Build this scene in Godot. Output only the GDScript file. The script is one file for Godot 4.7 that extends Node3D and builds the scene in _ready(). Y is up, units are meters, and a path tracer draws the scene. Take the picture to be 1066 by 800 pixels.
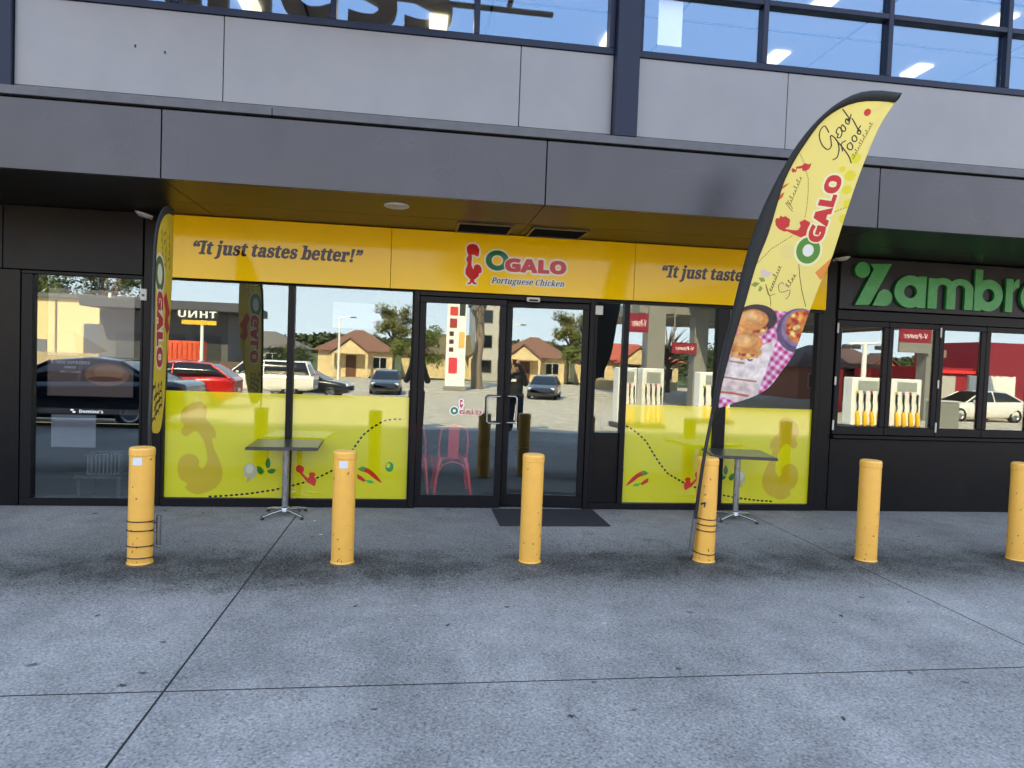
extends Node3D
# A row of shops under an awning, seen across a concrete forecourt; x right, y up, z out of the shopfronts.

# ---------------------------------------------------------------- mesh collector
class MB:
	var v := PackedVector3Array()
	var n := PackedVector3Array()
	var t := PackedVector2Array()
	var i := PackedInt32Array()
	var x := Transform3D.IDENTITY
	func put(p: Vector3, nn: Vector3, uv := Vector2.ZERO) -> int:
		v.append(x * p)
		n.append((x.basis * nn).normalized())
		t.append(uv)
		return v.size() - 1
	# corners in order round the face; turned so that the face looks away from inside
	func face(pts: Array, inside: Vector3, uvs: Array = []) -> void:
		var nn: Vector3 = (pts[1] - pts[0]).cross(pts[2] - pts[0])
		if nn.length() < 1e-12 and pts.size() > 3:
			nn = (pts[2] - pts[0]).cross(pts[3] - pts[0])
		if nn.length() < 1e-14:
			return
		nn = nn.normalized()
		var mid := Vector3.ZERO
		for p in pts:
			mid += p
		mid /= pts.size()
		var flip: bool = nn.dot(mid - inside) < 0.0
		if flip:
			nn = -nn
		var s := v.size()
		for k in pts.size():
			put(pts[k], nn, uvs[k] if uvs.size() > k else Vector2.ZERO)
		for k in range(1, pts.size() - 1):
			if flip:
				i.append_array([s, s + k, s + k + 1])
			else:
				i.append_array([s, s + k + 1, s + k])
	func box(c: Vector3, s: Vector3, b := 0.0) -> void:
		var h := s * 0.5
		b = minf(b, minf(h.x, minf(h.y, h.z)) * 0.9)
		if b <= 0.0:
			for a in 3:
				for sg in [-1.0, 1.0]:
					var q := []
					for o in [[-1, -1], [1, -1], [1, 1], [-1, 1]]:
						var p := Vector3.ZERO
						p[a] = sg * h[a]
						p[(a + 1) % 3] = o[0] * h[(a + 1) % 3]
						p[(a + 2) % 3] = o[1] * h[(a + 2) % 3]
						q.append(c + p)
					face(q, c)
			return
		var g := func(sx: Vector3, a: int) -> Vector3:
			var p := sx * (h - Vector3(b, b, b))
			p[a] = sx[a] * h[a]
			return c + p
		for a in 3:
			var a1 := (a + 1) % 3
			var a2 := (a + 2) % 3
			for sg in [-1.0, 1.0]:
				var q := []
				for o in [[-1, -1], [1, -1], [1, 1], [-1, 1]]:
					var d := Vector3.ZERO
					d[a] = sg; d[a1] = o[0]; d[a2] = o[1]
					q.append(g.call(d, a))
				face(q, c)
			for s1 in [-1.0, 1.0]:
				for s2 in [-1.0, 1.0]:
					var d0 := Vector3.ZERO
					d0[a] = -1.0; d0[a1] = s1; d0[a2] = s2
					var d1 := d0
					d1[a] = 1.0
					face([g.call(d0, a1), g.call(d1, a1), g.call(d1, a2), g.call(d0, a2)], c)
		for sx in [-1.0, 1.0]:
			for sy in [-1.0, 1.0]:
				for sz in [-1.0, 1.0]:
					var d := Vector3(sx, sy, sz)
					face([g.call(d, 0), g.call(d, 1), g.call(d, 2)], c)
	func span(a: Vector3, b: Vector3, bev := 0.0) -> void:
		box((a + b) * 0.5, (b - a).abs(), bev)
	# a smooth sheet through rows of points; rows may close on themselves
	func sheet(rows: Array, closed := false, out_of = null, uvs: Array = []) -> void:
		var R := rows.size()
		var C: int = rows[0].size()
		var s := v.size()
		var sign := 0.0
		for r in R:
			for c in C:
				var ca: int = (c - 1 + C) % C if closed else maxi(c - 1, 0)
				var cb: int = (c + 1) % C if closed else mini(c + 1, C - 1)
				var du: Vector3 = rows[r][cb] - rows[r][ca]
				var dv: Vector3 = rows[mini(r + 1, R - 1)][c] - rows[maxi(r - 1, 0)][c]
				var nn := du.cross(dv)
				if nn.length() < 1e-12:
					nn = Vector3.UP
				nn = nn.normalized()
				if sign == 0.0:
					sign = 1.0
					if out_of != null and nn.dot(rows[r][c] - out_of) < 0.0:
						sign = -1.0
				put(rows[r][c], nn * sign, uvs[r][c] if uvs.size() else Vector2.ZERO)
		var W: int = C if closed else C - 1
		for r in R - 1:
			for c in W:
				var a := s + r * C + c
				var b := s + r * C + (c + 1) % C
				var d := s + (r + 1) * C + c
				var e := s + (r + 1) * C + (c + 1) % C
				if sign > 0.0:
					i.append_array([a, e, b, a, d, e])
				else:
					i.append_array([a, b, e, a, e, d])
	func tube(path: Array, radii, sides := 8, caps := true) -> void:
		var rows := []
		var up := Vector3.UP
		var m := path.size()
		var t0: Vector3 = (path[1] - path[0]).normalized()
		if absf(t0.dot(up)) > 0.9:
			up = Vector3.RIGHT
		var side := t0.cross(up).normalized()
		for k in m:
			var tg: Vector3 = (path[mini(k + 1, m - 1)] - path[maxi(k - 1, 0)]).normalized()
			side = (side - tg * side.dot(tg)).normalized()
			var w := tg.cross(side)
			var rad: float = radii[k] if radii is Array else radii
			var row := []
			for j in sides:
				var an := TAU * j / sides
				row.append(path[k] + (side * cos(an) + w * sin(an)) * rad)
			rows.append(row)
		# outward normals: orient by the first ring
		sheet(rows, true, path[0] - t0 * 0.0001 if m < 2 else (path[0] as Vector3))
		if caps:
			face(rows[0], path[0] + t0 * 0.01)
			face(rows[m - 1], path[m - 1] - (path[m - 1] - path[m - 2]).normalized() * 0.01)
	# profile of [radius, height], flat along and smooth round
	func lathe(prof: Array, sides := 24, at := Vector3.ZERO, ax := Basis.IDENTITY) -> void:
		for k in prof.size() - 1:
			var a: Array = prof[k]
			var b: Array = prof[k + 1]
			var nr: float = b[1] - a[1]
			var ny: float = a[0] - b[0]
			if absf(nr) + absf(ny) < 1e-9:
				continue
			var s := v.size()
			for j in sides + 1:
				var an := TAU * j / sides
				var d := Vector3(cos(an), 0, sin(an))
				var nn := ax * (d * nr + Vector3(0, ny, 0)).normalized()
				put(at + ax * (d * a[0] + Vector3(0, a[1], 0)), nn, Vector2(float(j) / sides, a[1]))
				put(at + ax * (d * b[0] + Vector3(0, b[1], 0)), nn, Vector2(float(j) / sides, b[1]))
			for j in sides:
				var q := s + j * 2
				i.append_array([q, q + 2, q + 1, q + 1, q + 2, q + 3])
	# flat shape in x and y, thick along z
	func prism(poly: PackedVector2Array, z0: float, z1: float) -> void:
		if Geometry2D.is_polygon_clockwise(poly):
			poly = poly.duplicate()
			poly.reverse()
		var ix := Geometry2D.triangulate_polygon(poly)
		var s := v.size()
		for p in poly:
			put(Vector3(p.x, p.y, z1), Vector3(0, 0, 1))
		for p in poly:
			put(Vector3(p.x, p.y, z0), Vector3(0, 0, -1))
		for k in range(0, ix.size(), 3):
			var a := poly[ix[k]]
			var ccw: bool = (poly[ix[k + 1]] - a).cross(poly[ix[k + 2]] - a) > 0.0
			var b := ix[k + 1] if ccw else ix[k + 2]
			var c := ix[k + 2] if ccw else ix[k + 1]
			i.append_array([s + ix[k], s + c, s + b])
			var m := poly.size()
			i.append_array([s + m + ix[k], s + m + b, s + m + c])
		for k in poly.size():
			var a := poly[k]
			var b := poly[(k + 1) % poly.size()]
			var nn := Vector3(b.y - a.y, a.x - b.x, 0)
			if nn.length() < 1e-9:
				continue
			nn = nn.normalized()
			var q := v.size()
			put(Vector3(a.x, a.y, z0), nn); put(Vector3(b.x, b.y, z0), nn); put(Vector3(b.x, b.y, z1), nn); put(Vector3(a.x, a.y, z1), nn)
			i.append_array([q, q + 2, q + 1, q, q + 3, q + 2])
	func mesh() -> ArrayMesh:
		var a := []
		a.resize(Mesh.ARRAY_MAX)
		a[Mesh.ARRAY_VERTEX] = v
		a[Mesh.ARRAY_NORMAL] = n
		a[Mesh.ARRAY_TEX_UV] = t
		a[Mesh.ARRAY_INDEX] = i
		var m := ArrayMesh.new()
		m.add_surface_from_arrays(Mesh.PRIMITIVE_TRIANGLES, a)
		return m

# ---------------------------------------------------------------- flat print: a picture filled by spans
class Print:
	var im: Image
	var w := 0
	var h := 0
	var ox := 0.0
	var oy := 0.0
	var s := 1.0
	# the sheet covers ox..ox+w/s and oy..oy+h/s in metres
	func _init(W: int, H: int, x0: float, y0: float, scale: float, c: Color) -> void:
		w = W; h = H; ox = x0; oy = y0; s = scale
		im = Image.create(W, H, false, Image.FORMAT_RGB8)
		im.fill(c)
	func px(p: Vector2) -> Vector2:
		return Vector2((p.x - ox) * s, h - (p.y - oy) * s)
	func poly(pts, c: Color) -> void:
		var q := []
		var lo := 1e9
		var hi := -1e9
		for p in pts:
			var r: Vector2 = px(p if p is Vector2 else Vector2(p[0], p[1]))
			q.append(r)
			lo = minf(lo, r.y)
			hi = maxf(hi, r.y)
		for y in range(maxi(0, int(floor(lo))), mini(h, int(ceil(hi)) + 1)):
			var yy := y + 0.5
			var xs := []
			for k in q.size():
				var a: Vector2 = q[k]
				var b: Vector2 = q[(k + 1) % q.size()]
				if (a.y <= yy) != (b.y <= yy):
					xs.append(a.x + (yy - a.y) / (b.y - a.y) * (b.x - a.x))
			xs.sort()
			for k in range(0, xs.size() - 1, 2):
				var x0 := maxi(0, int(round(xs[k])))
				var x1 := mini(w, int(round(xs[k + 1])))
				if x1 > x0:
					im.fill_rect(Rect2i(x0, y, x1 - x0, 1), c)
	func dot(p: Vector2, r: float, c: Color, ry := -1.0, n := 20) -> void:
		var q := []
		for k in n:
			q.append(p + Vector2(cos(TAU * k / n) * r, sin(TAU * k / n) * (r if ry < 0 else ry)))
		poly(q, c)
	func line(pts: Array, wd: float, c: Color) -> void:
		for k in pts.size() - 1:
			var a := Vector2(pts[k][0], pts[k][1])
			var b := Vector2(pts[k + 1][0], pts[k + 1][1])
			if a.distance_to(b) < 1e-6:
				continue
			var o := (b - a).normalized().orthogonal() * wd * 0.5
			poly([a + o, b + o, b - o, a - o], c)
			dot(b, wd * 0.5, c, -1.0, 8)
	# a smooth pen stroke through points
	func pen(pts: Array, wd: float, c: Color) -> void:
		var cv := Curve2D.new()
		for k in pts.size():
			var p := Vector2(pts[k][0], pts[k][1])
			var a := Vector2(pts[maxi(k - 1, 0)][0], pts[maxi(k - 1, 0)][1])
			var b := Vector2(pts[mini(k + 1, pts.size() - 1)][0], pts[mini(k + 1, pts.size() - 1)][1])
			cv.add_point(p, (a - b) * 0.17, (b - a) * 0.17)
		var q := []
		for p in cv.tessellate(4, 3):
			q.append([p.x, p.y])
		line(q, wd, c)
	func dashes(pts: Array, wd: float, on: float, off: float, c: Color) -> void:
		var cv := Curve2D.new()
		for k in pts.size():
			var p := Vector2(pts[k][0], pts[k][1])
			var a := Vector2(pts[maxi(k - 1, 0)][0], pts[maxi(k - 1, 0)][1])
			var b := Vector2(pts[mini(k + 1, pts.size() - 1)][0], pts[mini(k + 1, pts.size() - 1)][1])
			cv.add_point(p, (a - b) * 0.17, (b - a) * 0.17)
		var L := cv.get_baked_length()
		var d := 0.0
		while d < L:
			var a := cv.sample_baked(d)
			var b := cv.sample_baked(minf(d + on, L))
			if a.distance_to(b) > 1e-5:
				var o := (b - a).normalized().orthogonal() * wd * 0.5
				poly([a + o, b + o, b - o, a - o], c)
			d += on + off
	# letters: the triangles of a text mesh laid down at, turned and grown by grow
	func text(m: Mesh, at: Vector2, turn: float, scale: Vector2, c: Color, grow := 0.0, slant := 0.0) -> void:
		var ar := m.surface_get_arrays(0)
		var vv: PackedVector3Array = ar[Mesh.ARRAY_VERTEX]
		var ii: PackedInt32Array = ar[Mesh.ARRAY_INDEX]
		var zf := -1e9
		for p in vv:
			zf = maxf(zf, p.z)
		for k in range(0, ii.size(), 3):
			var q := []
			var ok := true
			for j in 3:
				var p := vv[ii[k + j]]
				if p.z < zf - 1e-5:
					ok = false
				q.append(at + (Vector2(p.x + p.y * slant, p.y) * scale).rotated(turn))
			if not ok:
				continue
			if grow > 0.0:
				for j in 3:
					var a: Vector2 = q[j]
					var b: Vector2 = q[(j + 1) % 3]
					line([[a.x, a.y], [b.x, b.y]], grow * 2.0, c)
			poly(q, c)
	# letters fitted into the rectangle x0..x1, y0..y1
	func words(m: Mesh, x0: float, x1: float, y0: float, y1: float, c: Color, grow := 0.0, slant := 0.0) -> void:
		var b := m.get_aabb()
		var lo := b.position.x + minf(0.0, b.position.y * slant)
		var sc := Vector2((x1 - x0) / (b.size.x + b.size.y * slant * 0.8), (y1 - y0) / b.size.y)
		text(m, Vector2(x0 - lo * sc.x, y0 - b.position.y * sc.y), 0.0, sc, c, grow, slant)
	func tex() -> ImageTexture:
		return ImageTexture.create_from_image(im)

# ---------------------------------------------------------------- helpers
var M := {}
var used := {}
var rng := RandomNumberGenerator.new()

func numbered(called: String) -> String:
	var k: int = used.get(called, 0)
	used[called] = k + 1
	return called if k == 0 else "%s_%03d" % [called, k]

func thing(called: String, label: String, category: String, at := Vector3.ZERO, turn := 0.0, group := "") -> Node3D:
	var o := Node3D.new()
	o.name = numbered(called)
	add_child(o)
	o.position = at
	o.rotation.y = turn
	tag(o, label, category, group)
	return o

func tag(o: Node, label: String, category: String, group := "", kind := "") -> void:
	if label != "": o.set_meta("label", label)
	if category != "": o.set_meta("category", category)
	if group != "": o.set_meta("group", group)
	if kind != "": o.set_meta("kind", kind)

func add(called: String, mesh, m: Material, parent: Node = null) -> MeshInstance3D:
	var o := MeshInstance3D.new()
	o.name = numbered(called) if parent == null else called
	o.mesh = mesh.mesh() if mesh is MB else mesh
	o.material_override = m
	o.cast_shadow = GeometryInstance3D.SHADOW_CASTING_SETTING_ON
	(self if parent == null else parent).add_child(o, true)
	return o

func bx(called: String, a: Vector3, b: Vector3, m: Material, parent: Node = null, bev := 0.003) -> MeshInstance3D:
	var g := MB.new()
	g.span(a, b, bev)
	return add(called, g, m, parent)

func structure(called: String, mesh, m: Material) -> MeshInstance3D:
	var o := add(called, mesh, m)
	o.set_meta("kind", "structure")
	return o

func col(r: float, g: float, b: float) -> Color:
	return Color(r / 255.0, g / 255.0, b / 255.0)

func mat(c: Color, rough := 0.6, metal := 0.0, spec := 0.5) -> StandardMaterial3D:
	var m := StandardMaterial3D.new()
	m.albedo_color = c
	m.roughness = rough
	m.metallic = metal
	m.metallic_specular = spec
	return m

func noise(freq: float, sd: int, oct := 3, kind := FastNoiseLite.TYPE_SIMPLEX_SMOOTH) -> FastNoiseLite:
	var f := FastNoiseLite.new()
	f.noise_type = kind
	f.frequency = freq
	f.seed = sd
	f.fractal_octaves = oct
	return f

# a tiling texture of tones between two colours, laid on by world position
func grainy(m: StandardMaterial3D, lo: float, hi: float, freq: float, sd: int, metres: float, size := 512, oct := 4) -> StandardMaterial3D:
	var im := noise(freq, sd, oct).get_seamless_image(size, size)
	im.convert(Image.FORMAT_RGB8)
	var d := im.get_data()
	for k in d.size():
		d[k] = int(255.0 * lerpf(lo, hi, d[k] / 255.0))
	im = Image.create_from_data(size, size, false, Image.FORMAT_RGB8, d)
	m.albedo_texture = ImageTexture.create_from_image(im)
	m.uv1_triplanar = true
	m.uv1_world_triplanar = true
	m.uv1_scale = Vector3.ONE / metres
	return m

func bumpy(m: StandardMaterial3D, freq: float, sd: int, cm: float, size := 512) -> StandardMaterial3D:
	m.heightmap_enabled = true
	m.heightmap_scale = cm
	m.heightmap_texture = ImageTexture.create_from_image(noise(freq, sd, 4).get_seamless_image(size, size))
	return m

func rough_map(m: StandardMaterial3D, lo: float, hi: float, freq: float, sd: int, size := 256) -> StandardMaterial3D:
	var im := noise(freq, sd, 4).get_seamless_image(size, size)
	im.convert(Image.FORMAT_RGB8)
	var d := im.get_data()
	for k in d.size():
		d[k] = int(255.0 * lerpf(lo, hi, d[k] / 255.0))
	m.roughness_texture = ImageTexture.create_from_image(Image.create_from_data(size, size, false, Image.FORMAT_RGB8, d))
	m.roughness = 1.0
	return m

func font(bold := true, serif := false, slant := 0.0, fat := 0.0) -> Font:
	var f := SystemFont.new()
	f.font_names = PackedStringArray(["Droid Serif" if serif else "Droid Sans"])
	f.font_weight = 700 if bold else 400
	if slant == 0.0 and fat == 0.0:
		return f
	var g := FontVariation.new()
	g.base_font = f
	g.variation_embolden = fat
	g.variation_transform = Transform2D(Vector2(1, 0), Vector2(slant, 1), Vector2.ZERO)
	return g

func text_mesh(s: String, f: Font, depth: float) -> TextMesh:
	var t := TextMesh.new()
	t.text = s
	t.font = f
	t.font_size = 64
	t.pixel_size = 1.0 / 64.0
	t.depth = depth
	t.curve_step = 1.0
	return t

# raised or printed letters whose ink fills the rectangle x0..x1, y0..y1
func letters(called: String, s: String, f: Font, x0: float, x1: float, y0: float, y1: float, z: float, depth: float, m: Material, parent: Node) -> MeshInstance3D:
	var t := text_mesh(s, f, depth)
	var b := t.get_aabb()
	var o := add(called, t, m, parent)
	var sc := Vector3((x1 - x0) / b.size.x, (y1 - y0) / b.size.y, 1.0)
	o.scale = sc
	o.position = Vector3(x0 - b.position.x * sc.x, y0 - b.position.y * sc.y, z)
	return o

func V2(a: Array, dx := 0.0, dy := 0.0) -> PackedVector2Array:
	var q := PackedVector2Array()
	for p in a:
		q.append(Vector2(p[0] + dx, p[1] + dy))
	return q

func ellipse(c: Vector2, rx: float, ry: float, n := 32) -> PackedVector2Array:
	var q := PackedVector2Array()
	for k in n:
		q.append(c + Vector2(cos(TAU * k / n) * rx, sin(TAU * k / n) * ry))
	return q

# a ring cut into a closed strip, thick along z
func ring(g: MB, c: Vector2, rx: float, ry: float, ix: float, iy: float, z0: float, z1: float, n := 40) -> void:
	for k in n:
		var a := TAU * k / n
		var b := TAU * (k + 1) / n
		var p := [c + Vector2(cos(a) * rx, sin(a) * ry), c + Vector2(cos(b) * rx, sin(b) * ry), c + Vector2(cos(b) * ix, sin(b) * iy), c + Vector2(cos(a) * ix, sin(a) * iy)]
		var mid := Vector3((p[0].x + p[2].x) * 0.5, (p[0].y + p[2].y) * 0.5, (z0 + z1) * 0.5)
		var f := func(q: Vector2, z: float) -> Vector3: return Vector3(q.x, q.y, z)
		g.face([f.call(p[0], z1), f.call(p[1], z1), f.call(p[2], z1), f.call(p[3], z1)], mid)
		g.face([f.call(p[0], z0), f.call(p[1], z0), f.call(p[2], z0), f.call(p[3], z0)], mid)
		g.face([f.call(p[0], z0), f.call(p[1], z0), f.call(p[1], z1), f.call(p[0], z1)], mid)
		g.face([f.call(p[2], z0), f.call(p[3], z0), f.call(p[3], z1), f.call(p[2], z1)], mid)

# the ground falls gently away from the shops past the forecourt
func gy(z: float) -> float:
	return -0.03 * (clampf(z, 9.0, 30.0) - 9.0)

func _ready() -> void:
	rng.seed = 71
	make_camera_and_light()
	make_materials()
	make_ground()
	make_building()
	make_shopfront()
	make_signs()
	make_forecourt_things()
	make_inside()
	make_car_park_things()
	make_station()
	make_houses_and_trees()
	make_person()

func make_camera_and_light() -> void:
	var cam := Camera3D.new()
	cam.name = "camera"
	cam.fov = 58.31
	cam.near = 0.05
	cam.far = 4000.0
	cam.transform = Transform3D(Basis(Vector3(0.98984, 0.03703, 0.13726), Vector3(-0.03181, 0.99869, -0.04010), Vector3(-0.13857, 0.03532, 0.98972)), Vector3(0.0, 1.679, 7.613))
	add_child(cam)
	cam.current = true
	var sm := ProceduralSkyMaterial.new()
	sm.sky_top_color = Color(0.60, 0.70, 0.855)
	sm.sky_horizon_color = Color(0.92, 0.94, 0.95)
	sm.sky_curve = 0.32
	sm.sky_energy_multiplier = 1.0
	sm.ground_bottom_color = Color(0.42, 0.41, 0.38)
	sm.ground_horizon_color = Color(0.62, 0.64, 0.64)
	sm.sun_angle_max = 1.0
	var sky := Sky.new()
	sky.sky_material = sm
	var e := Environment.new()
	e.background_mode = Environment.BG_SKY
	e.sky = sky
	e.tonemap_mode = Environment.TONE_MAPPER_LINEAR
	e.tonemap_exposure = 4.5
	e.sdfgi_enabled = true
	e.ssao_enabled = true
	e.ssil_enabled = true
	var w := WorldEnvironment.new()
	w.name = "world_environment"
	w.environment = e
	add_child(w)
	# the sun stands behind the shops: their shadow covers the forecourt and ends about nine metres out
	var sun := DirectionalLight3D.new()
	sun.name = "sun"
	sun.light_energy = 1.6
	sun.light_color = Color(1.0, 0.89, 0.70)
	sun.light_angular_distance = 0.5
	sun.shadow_enabled = true
	add_child(sun)
	sun.look_at_from_position(Vector3(-0.3, 0.9, -1.0), Vector3.ZERO, Vector3.UP)

func make_materials() -> void:
	M.frame = rough_map(mat(col(20, 20, 23), 0.35, 0.0, 0.26), 0.30, 0.42, 0.02, 11)
	M.black = grainy(rough_map(mat(col(20, 20, 22), 0.35, 0.0, 0.27), 0.30, 0.38, 0.008, 12), 0.86, 1.0, 0.01, 13, 1.6)
	M.blue_frame = mat(col(22, 28, 46), 0.35, 0.05, 0.3)
	M.panel = grainy(rough_map(mat(col(108, 108, 111), 0.4, 0.25), 0.32, 0.5, 0.006, 14), 0.93, 1.0, 0.006, 15, 2.2)
	M.cap = grainy(mat(col(66, 67, 72), 0.45, 0.2), 0.85, 1.0, 0.01, 16, 1.1)
	M.fascia = grainy(rough_map(mat(col(54, 52, 56), 0.3, 0.3), 0.24, 0.40, 0.006, 17), 0.9, 1.0, 0.007, 18, 2.6)
	M.soffit = rough_map(mat(col(22, 21, 20), 0.2, 0.0, 0.40), 0.30, 0.42, 0.008, 19)
	M.gap = mat(col(14, 14, 15), 0.9)
	M.glass = reflective(0.15, col(224, 238, 240))
	M.glass_up = reflective(0.135, col(165, 204, 246))
	M.clear = mat(Color(1, 1, 1, 0.04), 0.02)
	M.clear.transparency = BaseMaterial3D.TRANSPARENCY_ALPHA
	M.room = mat(col(54, 53, 52), 0.8)
	M.room_dark = mat(col(30, 30, 30), 0.8)
	M.tile = mat(col(48, 47, 46), 0.4)
	M.ceiling = mat(col(196, 202, 208), 0.8)
	M.white = mat(col(232, 232, 228), 0.5)
	M.offwhite = mat(col(178, 176, 170), 0.5)
	M.paper = mat(col(188, 190, 192), 0.7)
	M.steel = rough_map(mat(col(150, 152, 154), 0.3, 0.9), 0.22, 0.4, 0.05, 21, 128)
	M.yellow_sign = mat(col(246, 172, 8), 0.09, 0.0, 0.30)
	M.yellow_sign.clearcoat_enabled = true
	M.yellow_sign.clearcoat = 0.1
	M.yellow_sign.clearcoat_roughness = 0.05
	M.red = mat(col(170, 30, 28), 0.4)
	M.green = mat(col(22, 104, 62), 0.4)
	M.navy = mat(col(38, 46, 74), 0.5)
	M.plum = mat(col(48, 22, 30), 0.45)
	M.bollard = worn_yellow()
	M.tie = mat(col(20, 19, 19), 0.5)
	M.rubber = grainy(bumpy(mat(col(32, 32, 34), 0.85), 0.2, 25, 0.15, 256), 0.7, 1.0, 0.3, 26, 0.2, 256)
	M.table = rough_map(mat(col(56, 58, 57), 0.3), 0.18, 0.34, 0.02, 27)
	M.concrete_far = grainy(mat(col(204, 196, 178), 0.9), 0.78, 1.0, 0.02, 31, 7.0)
	M.grass = grainy(mat(col(96, 110, 58), 0.95), 0.6, 1.0, 0.03, 32, 6.0)
	M.cream = grainy(mat(col(226, 204, 158), 0.8), 0.88, 1.0, 0.02, 33, 3.0, 256)
	M.red_brick = grainy(mat(col(172, 106, 80), 0.85), 0.75, 1.0, 0.05, 34, 2.0, 256)
	M.tyre = mat(col(26, 26, 27), 0.9)
	M.car_glass = mat(col(22, 27, 30), 0.06, 0.0, 0.6)
	M.dark_wood = grainy(mat(col(120, 104, 86), 0.85), 0.7, 1.0, 0.06, 35, 1.2, 256)
	M.bark = bumpy(grainy(mat(col(168, 150, 130), 0.9), 0.6, 1.0, 0.06, 36, 1.0, 256), 0.06, 37, 3.0, 256)

# glazing with a thin metal coating: part mirror, part clear
func reflective(share: float, tint: Color) -> StandardMaterial3D:
	var m := StandardMaterial3D.new()
	m.transparency = BaseMaterial3D.TRANSPARENCY_ALPHA
	m.albedo_color = Color(tint.r, tint.g, tint.b, share)
	var im := Image.create(4, 4, false, Image.FORMAT_RGB8)
	im.fill(Color.WHITE)
	m.albedo_texture = ImageTexture.create_from_image(im)
	m.metallic = 1.0
	m.roughness = 0.0
	return m

# thick yellow paint on steel, chipped and scuffed
func worn_yellow() -> StandardMaterial3D:
	var S := 512
	var a := noise(0.012, 41, 4).get_seamless_image(S, S).get_data()
	var b := noise(0.05, 42, 4).get_seamless_image(S, S).get_data()
	var d := PackedByteArray()
	d.resize(S * S * 3)
	for k in S * S:
		var f := a[k] / 255.0
		var c := Color(0.84, 0.63, 0.25).lerp(Color(0.81, 0.60, 0.25), f)
		if b[k] > 226:
			c = Color(0.42, 0.25, 0.10)
		elif b[k] < 34:
			c = c.lerp(Color(0.86, 0.70, 0.40), 0.6)
		d[k * 3] = c.r8; d[k * 3 + 1] = c.g8; d[k * 3 + 2] = c.b8
	var m := mat(Color.WHITE, 0.42)
	m.albedo_texture = ImageTexture.create_from_image(Image.create_from_data(S, S, false, Image.FORMAT_RGB8, d))
	m.uv1_triplanar = true
	m.uv1_world_triplanar = true
	m.uv1_scale = Vector3.ONE / 0.8
	return m

# ---------------------------------------------------------------- ground
const GX0 := -6.3
const GX1 := 9.0
const GZ := 8.3

func concrete_slab_material() -> StandardMaterial3D:
	var W := 2048
	var H := 1112
	var big := noise(0.0035, 51, 4).get_image(W, H).get_data()
	var mid := noise(0.02, 52, 4).get_image(W, H).get_data()
	var fine := noise(0.33, 53, 2).get_image(W, H).get_data()
	var streak := noise(0.006, 54, 5).get_image(W, H / 4).get_data()
	var r2 := RandomNumberGenerator.new()
	r2.seed = 5
	var d := PackedByteArray()
	d.resize(W * H * 3)
	var speck := PackedFloat32Array()
	speck.resize(8192)
	for k in 8192:
		var q := r2.randf()
		speck[k] = r2.randf_range(-0.05, 0.05) - (0.13 if q < 0.07 else 0.0) + (0.06 if q > 0.95 else 0.0)
	for y in H:
		var z := (y + 0.5) / H * GZ
		# how much grime lies at this distance from the wall: most along the row of bollards
		var band := exp(-pow((z - 2.15) / 0.50, 2.0)) + 0.22 * exp(-pow((z - 1.45) / 0.5, 2.0))
		var sy := (y / 4) * W
		for x in W:
			var k := y * W + x
			var g := big[k] / 255.0
			var m := mid[k] / 255.0
			var f := fine[k] / 255.0
			var tone := 0.488 + (g - 0.5) * 0.08 + (m - 0.5) * 0.08 + (f - 0.5) * 0.20 + (streak[sy + x] / 255.0 - 0.5) * 0.10
			var dirt := band * (0.45 + 1.0 * clampf(g * 0.7 + m * 0.6 - 0.2, 0.0, 1.0)) + clampf(m * 0.8 + g * 0.7 - 1.0, 0.0, 1.0) * 0.5
			if f + m * 0.25 > 1.02 - dirt * 0.42:
				tone *= 0.60
			tone *= 1.0 - 0.36 * minf(dirt, 1.0)
			if f < 0.20:
				tone += 0.05
			tone += speck[(x * 7 + y * 2657 + (x * y) % 991) & 8191] * (1.0 + dirt)
			var cr := tone * 1.015
			var cb := tone * 1.0 - minf(dirt, 1.0) * 0.012
			d[k * 3] = clampi(int(cr * 255.0), 0, 255)
			d[k * 3 + 1] = clampi(int(tone * 0.985 * 255.0), 0, 255)
			d[k * 3 + 2] = clampi(int(cb * 0.935 * 255.0), 0, 255)
	var im := Image.create_from_data(W, H, false, Image.FORMAT_RGB8, d)
	# old chewing gum and oil drips, each a little blot
	for k in 190:
		var cx := r2.randi_range(4, W - 12)
		var cy := r2.randi_range(4, H - 12)
		var rr := r2.randf_range(0.8, 2.6) * (1.6 if k % 9 == 0 else 1.0)
		var dark := r2.randf_range(0.30, 0.62)
		for yy in range(-5, 6):
			for xx in range(-5, 6):
				if Vector2(xx, yy * 1.3).length() < rr * (1.0 + 0.35 * sin(xx * 2.1 + yy * 1.7 + k)) and cx + xx >= 0 and cy + yy >= 0 and cx + xx < W and cy + yy < H:
					var c := im.get_pixel(cx + xx, cy + yy)
					im.set_pixel(cx + xx, cy + yy, Color(c.r * dark, c.g * dark, c.b * dark) if k % 6 else Color(0.62, 0.62, 0.60))
	var m2 := mat(Color(0.97, 0.97, 0.98), 0.88, 0.0, 0.4)
	m2.albedo_texture = ImageTexture.create_from_image(im)
	m2.heightmap_enabled = true
	m2.heightmap_scale = 0.12
	m2.heightmap_texture = ImageTexture.create_from_image(Image.create_from_data(W, H, false, Image.FORMAT_L8, fine))
	return m2

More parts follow.
